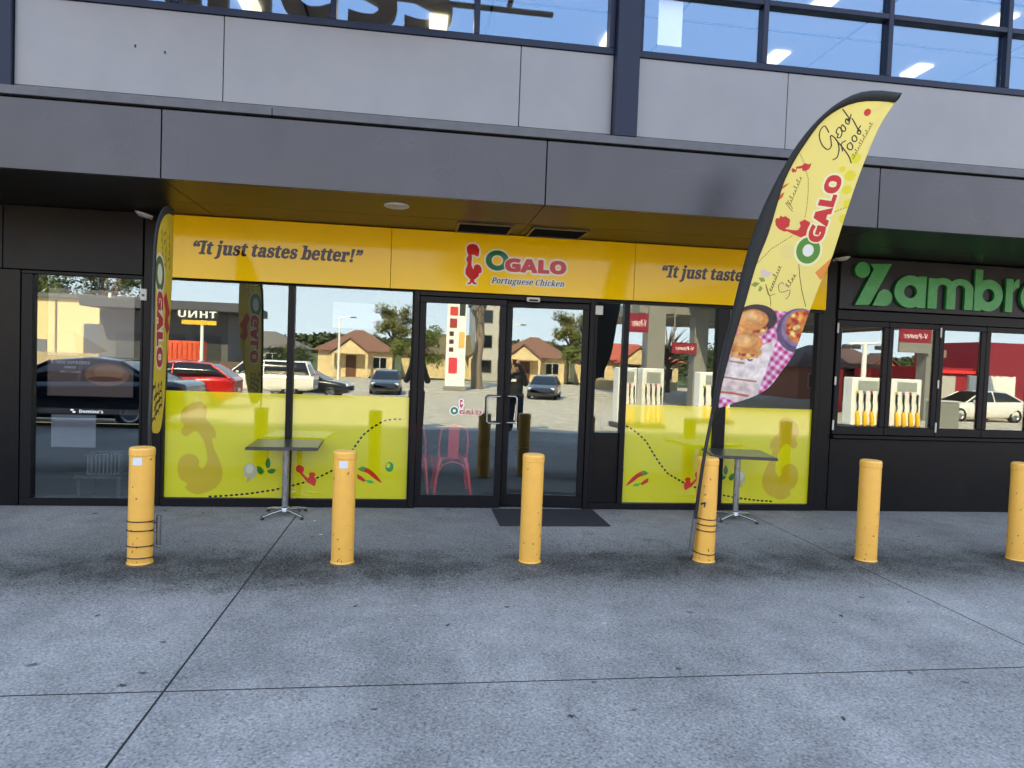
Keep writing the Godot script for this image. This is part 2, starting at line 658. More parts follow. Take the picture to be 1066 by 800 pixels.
func make_ground() -> void:
	# the open ground, one sheet to the horizon
	var g := MB.new()
	var zs := [-1800.0, -40.0, 8.24, 9.0, 30.0, 90.0, 2400.0]
	var rows := []
	for z in zs:
		var row := []
		for x in [-2400.0, -60.0, 60.0, 2400.0]:
			row.append(Vector3(x, gy(z) - 0.03, z))
		rows.append(row)
	g.sheet(rows, false, Vector3(0, -50, -1800))
	structure("ground", g, M.grass)
	g = MB.new()
	rows = []
	for z in [8.24, 9.0, 12.0, 30.0, 62.0]:
		rows.append([Vector3(-46, gy(z) - 0.004, z), Vector3(0, gy(z) - 0.004, z), Vector3(80, gy(z) - 0.004, z)])
	g.sheet(rows, false, Vector3(-46, -50, 8.24))
	structure("car_park", g, M.concrete_far)
	# the forecourt: cast slabs with open joints between them
	var slab := concrete_slab_material()
	var pave := Node3D.new()
	pave.name = "pavement"
	pave.set_meta("kind", "structure")
	add_child(pave)
	bx("joint_bed", Vector3(-16.2, -0.029, -0.1), Vector3(18.9, -0.005, 8.24), mat(col(34, 32, 30), 0.95), pave, 0.0)
	var xs := [-16.2, -11.19, -6.18, -1.17, 3.86, 8.87, 13.88, 18.9]
	var zz := [0.0, 4.115, 8.235]
	for cx in 7:
		for cz in 2:
			var a := Vector3(xs[cx] + 0.006, -0.004, zz[cz] + (0.007 if cz else -0.08))
			var b := Vector3(xs[cx + 1] - 0.006, 0.0, zz[cz + 1] - 0.007)
			var q := MB.new()
			q.span(a, b, 0.0018)
			for k in q.v.size():
				var p := q.v[k]
				q.t[k] = Vector2((p.x - GX0) / (GX1 - GX0), p.z / GZ)
			add("slab", q, slab, pave)

# ---------------------------------------------------------------- the building
var shop: Node3D

func make_building() -> void:
	shop = thing("shop_building", "two-storey shop row with grey upper panels and a dark awning fascia", "building")
	var X0 := -16.0
	var X1 := 18.0
	# shell
	bx("ground_floor_slab", Vector3(X0, -0.028, -8), Vector3(X1, 0.004, -0.09), M.tile, shop, 0.0)
	bx("back_wall", Vector3(X0, 0.01, -8.25), Vector3(X1, 6.6, -8.0), M.room, shop, 0.0)
	bx("side_wall", Vector3(X0 - 0.25, 0.0, -8.25), Vector3(X0, 6.6, 0.0), M.black, shop, 0.0)
	bx("side_wall", Vector3(X1, 0.0, -8.25), Vector3(X1 + 0.25, 6.6, 0.0), M.black, shop, 0.0)
	bx("upper_floor", Vector3(X0, 3.2, -7.99), Vector3(X1, 3.62, 1.36), M.room, shop, 0.0)
	bx("shop_ceiling", Vector3(X0, 3.06, -7.98), Vector3(X1, 3.09, -0.12), M.room_dark, shop, 0.0)
	bx("upper_ceiling", Vector3(X0, 6.2, -7.99), Vector3(X1, 6.24, 1.36), M.ceiling, shop, 0.0)
	bx("roof", Vector3(X0 - 0.25, 6.45, -8.25), Vector3(X1 + 0.25, 6.6, 1.5), M.room, shop, 0.0)
	bx("party_wall", Vector3(-2.78, 0.01, -7.9), Vector3(-2.68, 3.05, -0.13), M.room, shop, 0.0)
	bx("party_wall", Vector3(4.80, 0.01, -7.9), Vector3(4.92, 3.05, -0.13), M.room, shop, 0.0)
	# ceiling grid and lit panels upstairs
	for k in 14:
		bx("ceiling_runner", Vector3(X0 + 2.4 * k, 6.185, -7.9), Vector3(X0 + 2.4 * k + 0.03, 6.199, 1.3), M.cap, shop, 0.0)
	for k in 7:
		bx("ceiling_runner", Vector3(X0, 6.186, -7.2 + 1.2 * k), Vector3(X1, 6.199, -7.17 + 1.2 * k), M.cap, shop, 0.0)
	var lit := mat(col(255, 244, 214), 0.6)
	lit.emission_enabled = true
	lit.emission = col(255, 236, 196)
	lit.emission_energy_multiplier = 0.45
	for q in [[5.0, -1.9], [7.2, -1.85], [4.8, -0.4], [7.15, -0.35], [2.55, -1.9], [2.4, -0.4], [0.15, -1.9], [-2.3, -1.9], [-4.7, -1.9]]:
		bx("light_panel", Vector3(q[0] - 0.12, 6.165, q[1] - 0.2), Vector3(q[0] + 0.12, 6.184, q[1] + 0.2), lit, shop, 0.0)
	for q in [[5.0, -1.9], [0.15, -1.9]]:
		var al := AreaLight3D.new()
		al.name = "ceiling_light"
		al.area_size = Vector2(0.24, 0.4)
		al.light_energy = 0.15
		al.light_color = col(255, 236, 196)
		if "area_range" in al: al.set("area_range", 12.0)
		al.shadow_enabled = true
		add_child(al, true)
		al.position = Vector3(q[0], 6.15, q[1])
		al.rotation.x = -PI / 2
	# awning: fascia panels, soffit panels, capping
	var fx := [X0, -11.72, -8.52, -5.32, -2.12, 1.08, 4.28, 7.49, 10.7, 13.9, X1]
	bx("awning_frame", Vector3(X0, 3.10, 0.0), Vector3(X1, 3.60, 1.53), M.gap, shop, 0.0)
	for k in fx.size() - 1:
		bx("fascia_panel", Vector3(fx[k] + 0.005, 3.052, 1.53), Vector3(fx[k + 1] - 0.005, 3.612, 1.58), M.fascia, shop, 0.003)
		bx("soffit_panel", Vector3(fx[k] + 0.004, 3.052, 0.69), Vector3(fx[k + 1] - 0.004, 3.10, 1.526), M.soffit, shop, 0.002)
		bx("soffit_panel", Vector3(fx[k] + 0.004, 3.052, -0.06), Vector3(fx[k + 1] - 0.004, 3.10, 0.682), M.soffit, shop, 0.002)
	var cx := [X0, -5.6, -1.25, 6.1, X1]
	for k in cx.size() - 1:
		bx("cap_flashing", Vector3(cx[k] + 0.002, 3.628, 1.40), Vector3(cx[k + 1] - 0.002, 3.70, 1.605), M.cap, shop, 0.004)
	# air vents and a round downlight set into the soffit
	for q in [[0.365, 0.955], [1.14, 1.75]]:
		var v := MB.new()
		v.span(Vector3(q[0], 3.036, 0.06), Vector3(q[1], 3.051, 0.09), 0.003)
		v.span(Vector3(q[0], 3.036, 0.55), Vector3(q[1], 3.051, 0.58), 0.003)
		v.span(Vector3(q[0], 3.036, 0.091), Vector3(q[0] + 0.03, 3.051, 0.549), 0.003)
		v.span(Vector3(q[1] - 0.03, 3.036, 0.091), Vector3(q[1], 3.051, 0.549), 0.003)
		var vent := add("air_vent", v, mat(col(96, 86, 66), 0.4, 0.5), shop)
		bx("backing", Vector3(q[0] + 0.03, 3.047, 0.09), Vector3(q[1] - 0.03, 3.051, 0.55), M.gap, vent, 0.0)
		for s in 9:
			var sl := MB.new()
			sl.x = Transform3D(Basis(Vector3.RIGHT, 0.6), Vector3((q[0] + q[1]) / 2, 3.043, 0.125 + s * 0.048))
			sl.box(Vector3.ZERO, Vector3(q[1] - q[0] - 0.062, 0.002, 0.018))
			add("slat", sl, M.gap, vent)
	var dl := MB.new()
	dl.lathe([[0.0, 3.040], [0.085, 3.040], [0.10, 3.034], [0.115, 3.040], [0.115, 3.0515]], 28, Vector3(-0.223, 0, 1.165))
	add("downlight", dl, M.offwhite, shop)
	# upper wall: a thin base strip, then wide panels between posts, then windows
	bx("upper_frame", Vector3(X0, 3.705, 1.36), Vector3(X1, 4.44, 1.455), M.gap, shop, 0.0)
	for b in [[X0, -3.37], [-3.27, 1.672], [1.885, X1]]:
		bx("base_strip", Vector3(b[0] + 0.002, 3.702, 1.457), Vector3(b[1] - 0.002, 3.737, 1.502), M.panel, shop, 0.002)
	for b in [[X0, -12.0], [-12.0, -8.5], [-8.5, -5.9], [-5.9, -3.37], [-3.27, -1.67], [-1.67, 0.828], [0.828, 1.672], [1.885, 3.35], [3.35, 6.2], [6.2, 9.0], [9.0, 12.0], [12.0, 15.0], [15.0, X1]]:
		bx("upper_panel", Vector3(b[0] + 0.003, 3.741, 1.457), Vector3(b[1] - 0.003, 4.442, 1.50), M.panel, shop, 0.003)
	for b in [[-3.37, -3.27, 1.54], [1.672, 1.885, 1.60]]:
		bx("post", Vector3(b[0] + 0.001, 3.703, 1.40), Vector3(b[1] - 0.001, 6.35, b[2]), M.blue_frame, shop, 0.006)
	bx("parapet", Vector3(X0, 6.0, 1.37), Vector3(X1, 6.66, 1.49), M.panel, shop, 0.004)
	upper_window([X0, -12.4, -8.8, -5.4, -3.37], [])
	upper_window([-3.27, -2.05, -0.79, 0.43, 1.672], [])
	upper_window([1.885, 3.10, 4.36, 5.62, 6.9, 8.2, 9.5], [5.06])
	upper_window([9.5, 12.0, 15.0, X1], [5.06])
	# small dents and screw marks in the grey panels
	for q in [[-2.36, 4.13], [-2.13, 4.10]]:
		bx("bolt_mark", Vector3(q[0] - 0.006, q[1] - 0.012, 1.5005), Vector3(q[0] + 0.006, q[1] + 0.012, 1.503), M.gap, shop, 0.0)
	# sheet of white paper taped inside an upper window
	bx("paper_notice", Vector3(2.10, 4.62, 1.405), Vector3(2.33, 5.05, 1.408), M.paper, shop, 0.0)

func upper_window(xs: Array, transoms: Array) -> void:
	var a: float = xs[0]
	var b: float = xs[xs.size() - 1]
	var g := MB.new()
	g.span(Vector3(a + 0.001, 4.4435, 1.40), Vector3(b - 0.001, 4.505, 1.515), 0.004)
	g.span(Vector3(a + 0.001, 5.92, 1.40), Vector3(b - 0.001, 5.999, 1.515), 0.004)
	for k in xs.size():
		var x: float = clampf(xs[k], a + 0.026, b - 0.026)
		g.span(Vector3(x - 0.025, 4.506, 1.40), Vector3(x + 0.025, 5.919, 1.513), 0.004)
	var frame := add("upper_window", g, M.blue_frame, shop)
	for k in xs.size() - 1:
		var l: float = clampf(xs[k], a + 0.026, b) + 0.026
		var r: float = clampf(xs[k + 1], a, b - 0.026) - 0.026
		for t in transoms:
			bx("transom", Vector3(l, t - 0.025, 1.402), Vector3(r, t + 0.025, 1.511), M.blue_frame, frame, 0.004)
		var ys := [4.506]
		for t in transoms:
			ys.append_array([t - 0.026, t + 0.026])
		ys.append(5.919)
		for j in range(0, ys.size(), 2):
			bx("pane", Vector3(l, ys[j], 1.45), Vector3(r, ys[j + 1], 1.456), M.glass_up, frame, 0.0)

# a framed opening: outer frame with the panes between its bars; xs are the centres of the bars
func glazed(called: String, bars: Array, y0: float, y1: float, sill: float, head: float, parent: Node) -> MeshInstance3D:
	var g := MB.new()
	var a: float = bars[0][0]
	var b: float = bars[bars.size() - 1][1]
	g.span(Vector3(a, y0, -0.10), Vector3(b, y0 + sill, 0.0), 0.004)
	g.span(Vector3(a, y1 - head, -0.10), Vector3(b, y1, 0.0), 0.004)
	for q in bars:
		g.span(Vector3(q[0], y0 + sill + 0.0005, -0.10), Vector3(q[1], y1 - head - 0.0005, -0.002), 0.004)
	var f := add(called, g, M.frame, parent)
	for k in bars.size() - 1:
		bx("pane", Vector3(bars[k][1] + 0.001, y0 + sill + 0.001, -0.056), Vector3(bars[k + 1][0] - 0.001, y1 - head - 0.001, -0.050), M.glass, f, 0.0)
	return f

func make_shopfront() -> void:
	# left bay: black cladding round one tall window
	for b in [[-16.0, -12.6], [-12.6, -9.2], [-9.2, -6.6], [-6.6, -4.15], [-4.15, -2.825]]:
		bx("wall_panel", Vector3(b[0] + 0.004, 2.412, -0.06), Vector3(b[1] - 0.004, 3.048, 0.012), M.black, shop, 0.003)
	for b in [[-16.0, -11.5], [-11.5, -7.4], [-7.4, -3.985]]:
		bx("wall_panel", Vector3(b[0] + 0.004, 0.004, -0.12), Vector3(b[1] - 0.004, 2.404, 0.004), M.black, shop, 0.003)
	bx("pilaster", Vector3(-2.822, 0.004, -0.13), Vector3(-2.626, 3.048, -0.012), M.black, shop, 0.004)
	bx("wall_backing", Vector3(-16, 2.36, -0.13), Vector3(18, 3.05, -0.105), M.gap, shop, 0.0)
	var w := glazed("shop_window", [[-3.98, -3.875], [-2.845, -2.823]], 0.004, 2.404, 0.08, 0.034, shop)
	w.set_meta("label", "tall window with a printed black band")
	bx("window_band", Vector3(-3.86, 0.952, -0.066), Vector3(-2.85, 1.008, -0.062), mat(col(16, 17, 20), 0.5), w, 0.0)
	letters("lettering", "Domino's", font(true), -3.44, -3.21, 0.962, 0.998, -0.049, 0.001, M.white, w)
	bx("emblem", Vector3(-3.525, 0.985, -0.0495), Vector3(-3.495, 1.0, -0.0485), M.white, w, 0.0)
	bx("emblem", Vector3(-3.505, 0.962, -0.0495), Vector3(-3.478, 0.98, -0.0485), M.white, w, 0.0)
	# main window left of the door
	w = glazed("shop_window", [[-2.622, -2.60], [-1.372, -1.305], [-0.062, -0.045]], 0.004, 2.394, 0.088, 0.012, shop)
	film(w, [[-2.598, -1.374], [-1.303, -0.064]], -2.60, 1.0, 0.094, 1.222)
	bx("paper_square", Vector3(-0.915, 1.955, -0.066), Vector3(-0.395, 2.232, -0.062), mat(col(118, 122, 126), 0.7), w, 0.0)
	# doorway
	var g := MB.new()
	g.span(Vector3(-0.043, 0.004, -0.11), Vector3(0.018, 2.394, 0.01), 0.004)
	g.span(Vector3(1.930, 0.004, -0.11), Vector3(1.985, 2.394, 0.01), 0.004)
	g.span(Vector3(0.0185, 2.345, -0.11), Vector3(1.9295, 2.393, 0.008), 0.004)
	add("door_frame", g, M.frame, shop)
	door_leaf(0.022, 0.978, Vector3(0.022, 0, -0.02), 0.0, 0.0)
	door_leaf(0.988, 1.926, Vector3(1.926, 0, -0.02), deg_to_rad(-8.0), 0.0)
	# sidelight and right window
	w = glazed("shop_window", [[1.987, 2.02], [2.335, 2.395], [3.462, 3.602], [4.712, 4.765]], 0.004, 2.394, 0.07, 0.03, shop)
	film(w, [[2.397, 3.460], [3.604, 4.710]], 4.712, -1.0, 0.078, 1.215)
	bx("kick_panel", Vector3(2.022, 0.076, -0.048), Vector3(2.333, 0.88, -0.044), M.black, w, 0.0)
	bx("notice", Vector3(1.99, 2.225, -0.001), Vector3(2.075, 2.325, 0.001), M.offwhite, w, 0.0)
	bx("pilaster", Vector3(4.767, 0.004, -0.13), Vector3(4.935, 3.048, -0.01), M.black, shop, 0.004)
	# right bay: folding servery windows over a black counter wall
	bx("counter_wall", Vector3(4.94, 0.004, -0.16), Vector3(8.9, 0.875, 0.0), M.black, shop, 0.004)
	bx("window_sill", Vector3(4.95, 0.884, -0.16), Vector3(8.9, 0.925, 0.05), M.frame, shop, 0.005)
	bx("servery_head", Vector3(4.94, 2.302, -0.12), Vector3(8.9, 2.415, 0.02), M.frame, shop, 0.004)
	for b in [[8.91, 12.0], [12.0, 15.0], [15.0, 18.0]]:
		bx("wall_panel", Vector3(b[0] + 0.004, 0.004, -0.12), Vector3(b[1] - 0.004, 2.42, 0.004), M.black, shop, 0.003)
	bx("wall_panel", Vector3(8.71, 2.43, -0.10), Vector3(18.0, 3.048, 0.0), M.black, shop, 0.003)
	var sx := [4.955, 5.632, 6.312, 6.945, 7.62, 8.25, 8.9]
	for k in 6:
		var s := MB.new()
		var a: float = sx[k] + 0.003
		var b: float = sx[k + 1] - 0.003
		var st := 0.062
		s.span(Vector3(a, 0.93, -0.05), Vector3(b, 1.028, 0.004), 0.005)
		s.span(Vector3(a, 2.232, -0.05), Vector3(b, 2.297, 0.004), 0.005)
		s.span(Vector3(a, 1.0285, -0.05), Vector3(a + st, 2.2315, 0.003), 0.005)
		s.span(Vector3(b - st, 1.0285, -0.05), Vector3(b, 2.2315, 0.003), 0.005)
		var sash := add("window_sash", s, M.frame, shop)
		bx("pane", Vector3(a + st + 0.001, 1.029, -0.026), Vector3(b - st - 0.001, 2.231, -0.020), M.glass, sash, 0.0)
		if k % 2 == 0:
			for y in [[0.98, 1.10], [1.52, 1.62], [2.14, 2.26]]:
				bx("hinge", Vector3(a - 0.012, y[0], 0.0045), Vector3(a + 0.010, y[1], 0.018), M.offwhite, sash, 0.004)
	bx("latch_tag", Vector3(6.375, 1.90, -0.019), Vector3(6.42, 1.99, -0.012), mat(col(150, 132, 92), 0.6), shop, 0.0)

# a hinged glass leaf with stiles and rails, its own handle and, on the left one, the round logo
func door_leaf(x0: float, x1: float, hinge: Vector3, turn: float, _z: float) -> void:
	var d := Node3D.new()
	d.name = "door_leaf"
	shop.add_child(d, true)
	d.position = hinge
	d.rotation.y = turn
	var a := x0 - hinge.x
	var b := x1 - hinge.x
	var g := MB.new()
	g.span(Vector3(a, 0.012, -0.045), Vector3(b, 0.145, 0.0), 0.004)
	g.span(Vector3(a, 2.272, -0.045), Vector3(b, 2.340, 0.0), 0.004)
	g.span(Vector3(a, 0.1455, -0.045), Vector3(a + 0.07, 2.2715, 0.0), 0.004)
	g.span(Vector3(b - 0.072, 0.1455, -0.045), Vector3(b, 2.2715, 0.0), 0.004)
	add("leaf_frame", g, M.frame, d)
	bx("pane", Vector3(a + 0.071, 0.146, -0.026), Vector3(b - 0.073, 2.271, -0.020), M.glass, d, 0.0)
	# pull handle
	var left := turn == 0.0
	var hx := b - 0.036 if left else a + 0.036
	var o := -0.15 if left else 0.115
	var h := MB.new()
	h.tube([Vector3(hx, 0.965, 0.0), Vector3(hx, 0.965, 0.04), Vector3(hx + o * 0.15, 0.965, 0.058), Vector3(hx + o * 0.85, 0.966, 0.06), Vector3(hx + o, 0.985, 0.06), Vector3(hx + o, 1.245, 0.06), Vector3(hx + o * 0.85, 1.264, 0.06), Vector3(hx + o * 0.15, 1.265, 0.058), Vector3(hx, 1.265, 0.04), Vector3(hx, 1.265, 0.0)], 0.011, 10)
	add("handle", h, M.steel, d)
	if left:
		var w := MB.new()
		var ox := -hinge.x
		w.prism(ellipse(Vector2(0.435 + ox, 1.088), 0.052, 0.052), -0.0195, -0.0185)
		var p := Geometry2D.offset_polygon(rooster_small(0.512 + ox, 1.165, 0.10), 0.012)
		w.prism(p[0], -0.0195, -0.0185)
		add("logo_border", w, M.white, d)
		w = MB.new()
		ring(w, Vector2(0.435 + ox, 1.088), 0.042, 0.042, 0.018, 0.018, -0.0184, -0.0178)
		add("logo_ring", w, M.green, d)
		w = MB.new()
		w.prism(rooster_small(0.512 + ox, 1.165, 0.10), -0.0184, -0.0178)
		add("logo_rooster", w, M.red, d)
		letters("lettering", "GALO", font(true), 0.482 + ox, 0.750 + ox, 1.044, 1.108, -0.019, 0.001, M.white, d)
		letters("lettering", "GALO", font(true), 0.490 + ox, 0.742 + ox, 1.050, 1.100, -0.0183, 0.001, M.red, d)

const ROOSTER := [[0.503,2.884], [0.528,2.918], [0.572,2.929], [0.617,2.915], [0.644,2.870], [0.640,2.804], [0.621,2.788], [0.594,2.806], [0.562,2.807], [0.566,2.778], [0.562,2.726], [0.566,2.682], [0.587,2.647], [0.592,2.688], [0.624,2.710], [0.657,2.697], [0.677,2.659], [0.675,2.619], [0.650,2.609], [0.644,2.576], [0.615,2.548], [0.598,2.537], [0.602,2.515], [0.629,2.499], [0.626,2.487], [0.595,2.488], [0.575,2.506], [0.555,2.486], [0.523,2.484], [0.522,2.496], [0.551,2.512], [0.556,2.539], [0.523,2.567], [0.498,2.601], [0.498,2.642], [0.516,2.684], [0.520,2.724], [0.502,2.752], [0.515,2.782], [0.527,2.797], [0.509,2.833]]

func rooster_small(cx: float, cy: float, high: float) -> PackedVector2Array:
	var q := PackedVector2Array()
	var s := high / 0.445
	for p in ROOSTER:
		q.append(Vector2(cx + (p[0] - 0.585) * s, cy + (p[1] - 2.706) * s))
	return q

# printed lime film stuck on the lower half of a window; side +1 draws it from the left, -1 mirrored from the right
func film(w: Node, spans: Array, from: float, side: float, y0: float, y1: float) -> void:
	if not M.has("film"):
		var lime := Color(0.725, 0.70, 0.03)
		var p := Print.new(1640, 740, 0.0, 0.08, 640.0, lime)
		var tan_c := Color(0.67, 0.58, 0.08)
		p.poly(rounded([[0.159,1.020], [0.250,1.096], [0.355,1.124], [0.427,1.052], [0.406,0.927], [0.453,0.891], [0.519,0.794], [0.511,0.719], [0.468,0.743], [0.494,0.619], [0.556,0.496], [0.594,0.371], [0.584,0.271], [0.515,0.183], [0.421,0.144], [0.340,0.119], [0.269,0.143], [0.209,0.192], [0.243,0.242], [0.161,0.278], [0.129,0.390], [0.145,0.501], [0.214,0.559], [0.296,0.553], [0.356,0.492], [0.345,0.418], [0.393,0.393], [0.438,0.494], [0.411,0.642], [0.374,0.741], [0.302,0.814], [0.211,0.725], [0.151,0.786], [0.196,0.861], [0.149,0.909]]), tan_c)
		p.poly(rounded([[0.796,0.374], [0.818,0.450], [0.878,0.471], [0.939,0.426], [0.952,0.351], [0.906,0.300], [0.835,0.262], [0.845,0.312], [0.809,0.324]]), Color(0.62, 0.62, 0.48))
		p.dot(Vector2(0.865, 0.405), 0.04, Color(0.70, 0.70, 0.60), 0.05)
		p.poly([[0.845,0.312], [0.835,0.262], [0.870,0.270], [0.885,0.33]], Color(0.62, 0.58, 0.36))
		for l in [[[0.938,0.439], [0.987,0.427], [1.019,0.377], [0.989,0.339], [0.947,0.364]], [[1.022,0.466], [1.056,0.542], [1.082,0.479], [1.076,0.424], [1.043,0.408]], [[1.043,0.390], [1.095,0.416], [1.144,0.399], [1.109,0.353], [1.061,0.358]]]:
			p.poly(rounded(l), Color(0.13, 0.40, 0.10))
			p.line([l[0], l[2]], 0.006, Color(0.26, 0.52, 0.16))
		p.dashes([[0.453,0.102], [0.623,0.111], [0.861,0.136], [1.101,0.176], [1.294,0.222], [1.464,0.274], [1.585,0.322], [1.768,0.419], [1.876,0.543], [1.960,0.659], [2.043,0.789], [2.141,0.876], [2.264,0.955], [2.364,0.976], [2.481,0.976]], 0.02, 0.032, 0.022, Color(0.07, 0.075, 0.03))
		p.poly(rounded([[1.342,0.433], [1.374,0.458], [1.430,0.439], [1.436,0.396], [1.412,0.370], [1.475,0.308], [1.492,0.333], [1.481,0.371], [1.535,0.380], [1.560,0.347], [1.536,0.329], [1.566,0.296], [1.562,0.258], [1.544,0.219], [1.509,0.244], [1.464,0.269], [1.426,0.320], [1.383,0.370], [1.351,0.382]]), Color(0.72, 0.16, 0.12))
		p.poly(rounded([[2.004,0.417], [2.091,0.444], [2.181,0.381], [2.246,0.304], [2.272,0.261], [2.196,0.304], [2.105,0.380], [2.030,0.397]]), Color(0.66, 0.13, 0.10))
		p.poly([[1.999,0.417], [2.041,0.448], [2.091,0.444], [2.067,0.397]], Color(0.16, 0.52, 0.14))
		p.poly([[1.996,0.365], [2.044,0.340], [2.095,0.295], [2.071,0.277], [2.002,0.314]], Color(0.66, 0.15, 0.10))
		p.poly([[2.083,0.302], [2.158,0.296], [2.184,0.265], [2.121,0.264]], Color(0.20, 0.60, 0.20))
		p.dot(Vector2(2.343, 0.448), 0.045, Color(0.10, 0.50, 0.22), 0.055)
		p.dot(Vector2(2.330, 0.462), 0.022, lime, 0.026)
		var m := mat(Color.WHITE, 0.05, 0.0, 0.70)
		m.albedo_texture = p.tex()
		m.clearcoat_enabled = true
		m.clearcoat = 1.0
		m.clearcoat_roughness = 0.03
		M.film = m
	for s in spans:
		var q := MB.new()
		q.span(Vector3(s[0], y0, -0.049), Vector3(s[1], y1, -0.047))
		for k in q.v.size():
			q.t[k] = Vector2((q.v[k].x - from) * side * 640.0 / 1640.0, 1.0 - (q.v[k].y - 0.08) * 640.0 / 740.0)
		add("window_film", q, M.film, w)

# corners cut twice, so that a traced outline runs smoothly
func rounded(a: Array) -> Array:
	for t in 2:
		var q := []
		for k in a.size():
			var p: Array = a[k]
			var n: Array = a[(k + 1) % a.size()]
			q.append([lerpf(p[0], n[0], 0.22), lerpf(p[1], n[1], 0.22)])
			q.append([lerpf(p[0], n[0], 0.78), lerpf(p[1], n[1], 0.78)])
		a = q
	return a

# ---------------------------------------------------------------- signs
func make_signs() -> void:
	var s := thing("shop_sign", "long glossy yellow sign board with a red rooster logo over the shop windows", "sign")
	var yellow := Color(0.86, 0.695, 0.010)
	var plum := Color(0.16, 0.07, 0.10)
	var slogan := text_mesh("“It just tastes better!”", font(true, true), 0.01)
	var boards := [[-2.555, -0.307], [-0.303, 2.409], [2.413, 4.762]]
	for k in 3:
		var x0: float = boards[k][0]
		var x1: float = boards[k][1]
		var p := Print.new(2040, int(2040.0 * 0.644 / (x1 - x0)), x0, 2.40, 2040.0 / (x1 - x0), yellow)
		if k == 0:
			p.words(slogan, -2.345, -0.605, 2.615, 2.800, plum, 0.005, 0.22)
		elif k == 2:
			p.words(slogan, 2.712, 4.46, 2.640, 2.825, plum, 0.005, 0.22)
		else:
			var wh := Color(0.78, 0.77, 0.74)
			var red := Color(0.68, 0.09, 0.09)
			var gal := text_mesh("GALO", font(true), 0.01)
			var por := text_mesh("Portuguese Chicken", font(true, true), 0.01)
			var rim := []
			for q in Geometry2D.offset_polygon(V2(ROOSTER), 0.016, Geometry2D.JOIN_ROUND):
				rim.append(q)
			p.poly(rim[0], wh)
			p.dot(Vector2(0.846, 2.761), 0.146, wh, 0.128, 48)
			p.words(gal, 0.942, 1.612, 2.654, 2.785, wh, 0.030)
			p.words(por, 0.780, 1.615, 2.490, 2.580, wh, 0.011, 0.3)
			p.poly(V2(ROOSTER), red)
			for q in [[[0.535, 2.915], [0.56, 2.86]], [[0.58, 2.92], [0.585, 2.86]], [[0.62, 2.905], [0.605, 2.855]], [[0.635, 2.86], [0.61, 2.84]]]:
				p.line(q, 0.004, Color(0.60, 0.06, 0.08))
			p.dot(Vector2(0.846, 2.761), 0.129, Color(0.06, 0.36, 0.20), 0.111, 48)
			p.dot(Vector2(0.846, 2.761), 0.064, wh, 0.057, 36)
			p.dot(Vector2(0.846, 2.761), 0.052, yellow, 0.045, 36)
			p.words(gal, 0.942, 1.612, 2.654, 2.785, wh, 0.020)
			p.words(gal, 0.942, 1.612, 2.654, 2.785, red, 0.010)
			p.words(por, 0.780, 1.615, 2.490, 2.580, Color(0.10, 0.13, 0.24), 0.0, 0.3)
		var m: StandardMaterial3D = M.yellow_sign.duplicate()
		m.albedo_color = Color.WHITE
		m.albedo_texture = p.tex()
		var g := MB.new()
		g.span(Vector3(x0, 2.400, 0.013), Vector3(x1, 3.044, 0.050), 0.003)
		for q in g.v.size():
			g.t[q] = Vector2((g.v[q].x - x0) / (x1 - x0), 1.0 - (g.v[q].y - 2.40) / 0.644)
		add("sign_panel", g, m, s)
	# dark board with thick green letters on the right
	var z := thing("shop_sign", "dark sign board with thick green letters over the folding windows", "sign")
	bx("sign_panel", Vector3(4.945, 2.428, -0.10), Vector3(8.70, 3.040, 0.03), grainy(mat(col(26, 26, 29), 0.3, 0.0, 0.32), 0.9, 1.0, 0.01, 61, 2.0, 256), z, 0.006)
	var gm := grainy(rough_map(mat(col(36, 134, 54), 0.35), 0.25, 0.45, 0.02, 62), 0.85, 1.0, 0.02, 63, 0.8, 256)
	var Z0 := 0.031
	var Z1 := 0.070
	var L := MB.new()
	L.prism(ellipse(Vector2(5.192, 2.893), 0.096, 0.094, 36), Z0, Z1)
	L.prism(V2([[5.292,2.969], [5.564,2.983], [5.330,2.535], [5.298,2.485], [5.119,2.477], [5.331,2.900], [5.318,2.930]]), Z0, Z1)
	var lobe := PackedVector2Array()
	for k in 25:
		var a := lerpf(PI * 0.93, -PI * 0.5, k / 24.0)
		lobe.append(Vector2(5.494, 2.580) + Vector2(cos(a), sin(a)) * 0.098)
	lobe.append(Vector2(5.345, 2.481))
	L.prism(lobe, Z0, Z1)
	add("letter", L, gm, z)
	L = MB.new()
	ring(L, Vector2(5.826, 2.668), 0.207, 0.193, 0.085, 0.078, Z0, Z1, 48)
	L.span(Vector3(5.927, 2.478, Z0), Vector3(6.036, 2.858, Z1 - 0.0015), 0.003)
	add("letter", L, gm, z)
	L = MB.new()
	L.span(Vector3(6.062, 2.480, Z0), Vector3(6.172, 2.845, Z1 - 0.0015), 0.003)
	arch(L, Vector2(6.250, 2.715), 0.178, 0.068, 2.482, Z0, Z1)
	arch(L, Vector2(6.487, 2.715), 0.178, 0.068, 2.486, Z0, Z1 - 0.001)
	add("letter", L, gm, z)
	L = MB.new()
	ring(L, Vector2(6.872, 2.674), 0.195, 0.193, 0.082, 0.080, Z0, Z1, 48)
	L.span(Vector3(6.684, 2.482, Z0), Vector3(6.786, 2.982, Z1 - 0.0015), 0.003)
	add("letter", L, gm, z)
	L = MB.new()
	L.span(Vector3(7.110, 2.484, Z0), Vector3(7.208, 2.892, Z1 - 0.0015), 0.003)
	L.prism(V2([[7.2085,2.73], [7.235,2.775], [7.285,2.79], [7.285,2.892], [7.245,2.885], [7.2085,2.85]]), Z0, Z1)
	add("letter", L, gm, z)
	L = MB.new()
	var e := PackedVector2Array()
	for k in 33:
		var a := lerpf(-0.6, -TAU, k / 32.0)
		e.append(Vector2(7.510, 2.684) + Vector2(cos(a), sin(a)) * 0.198)
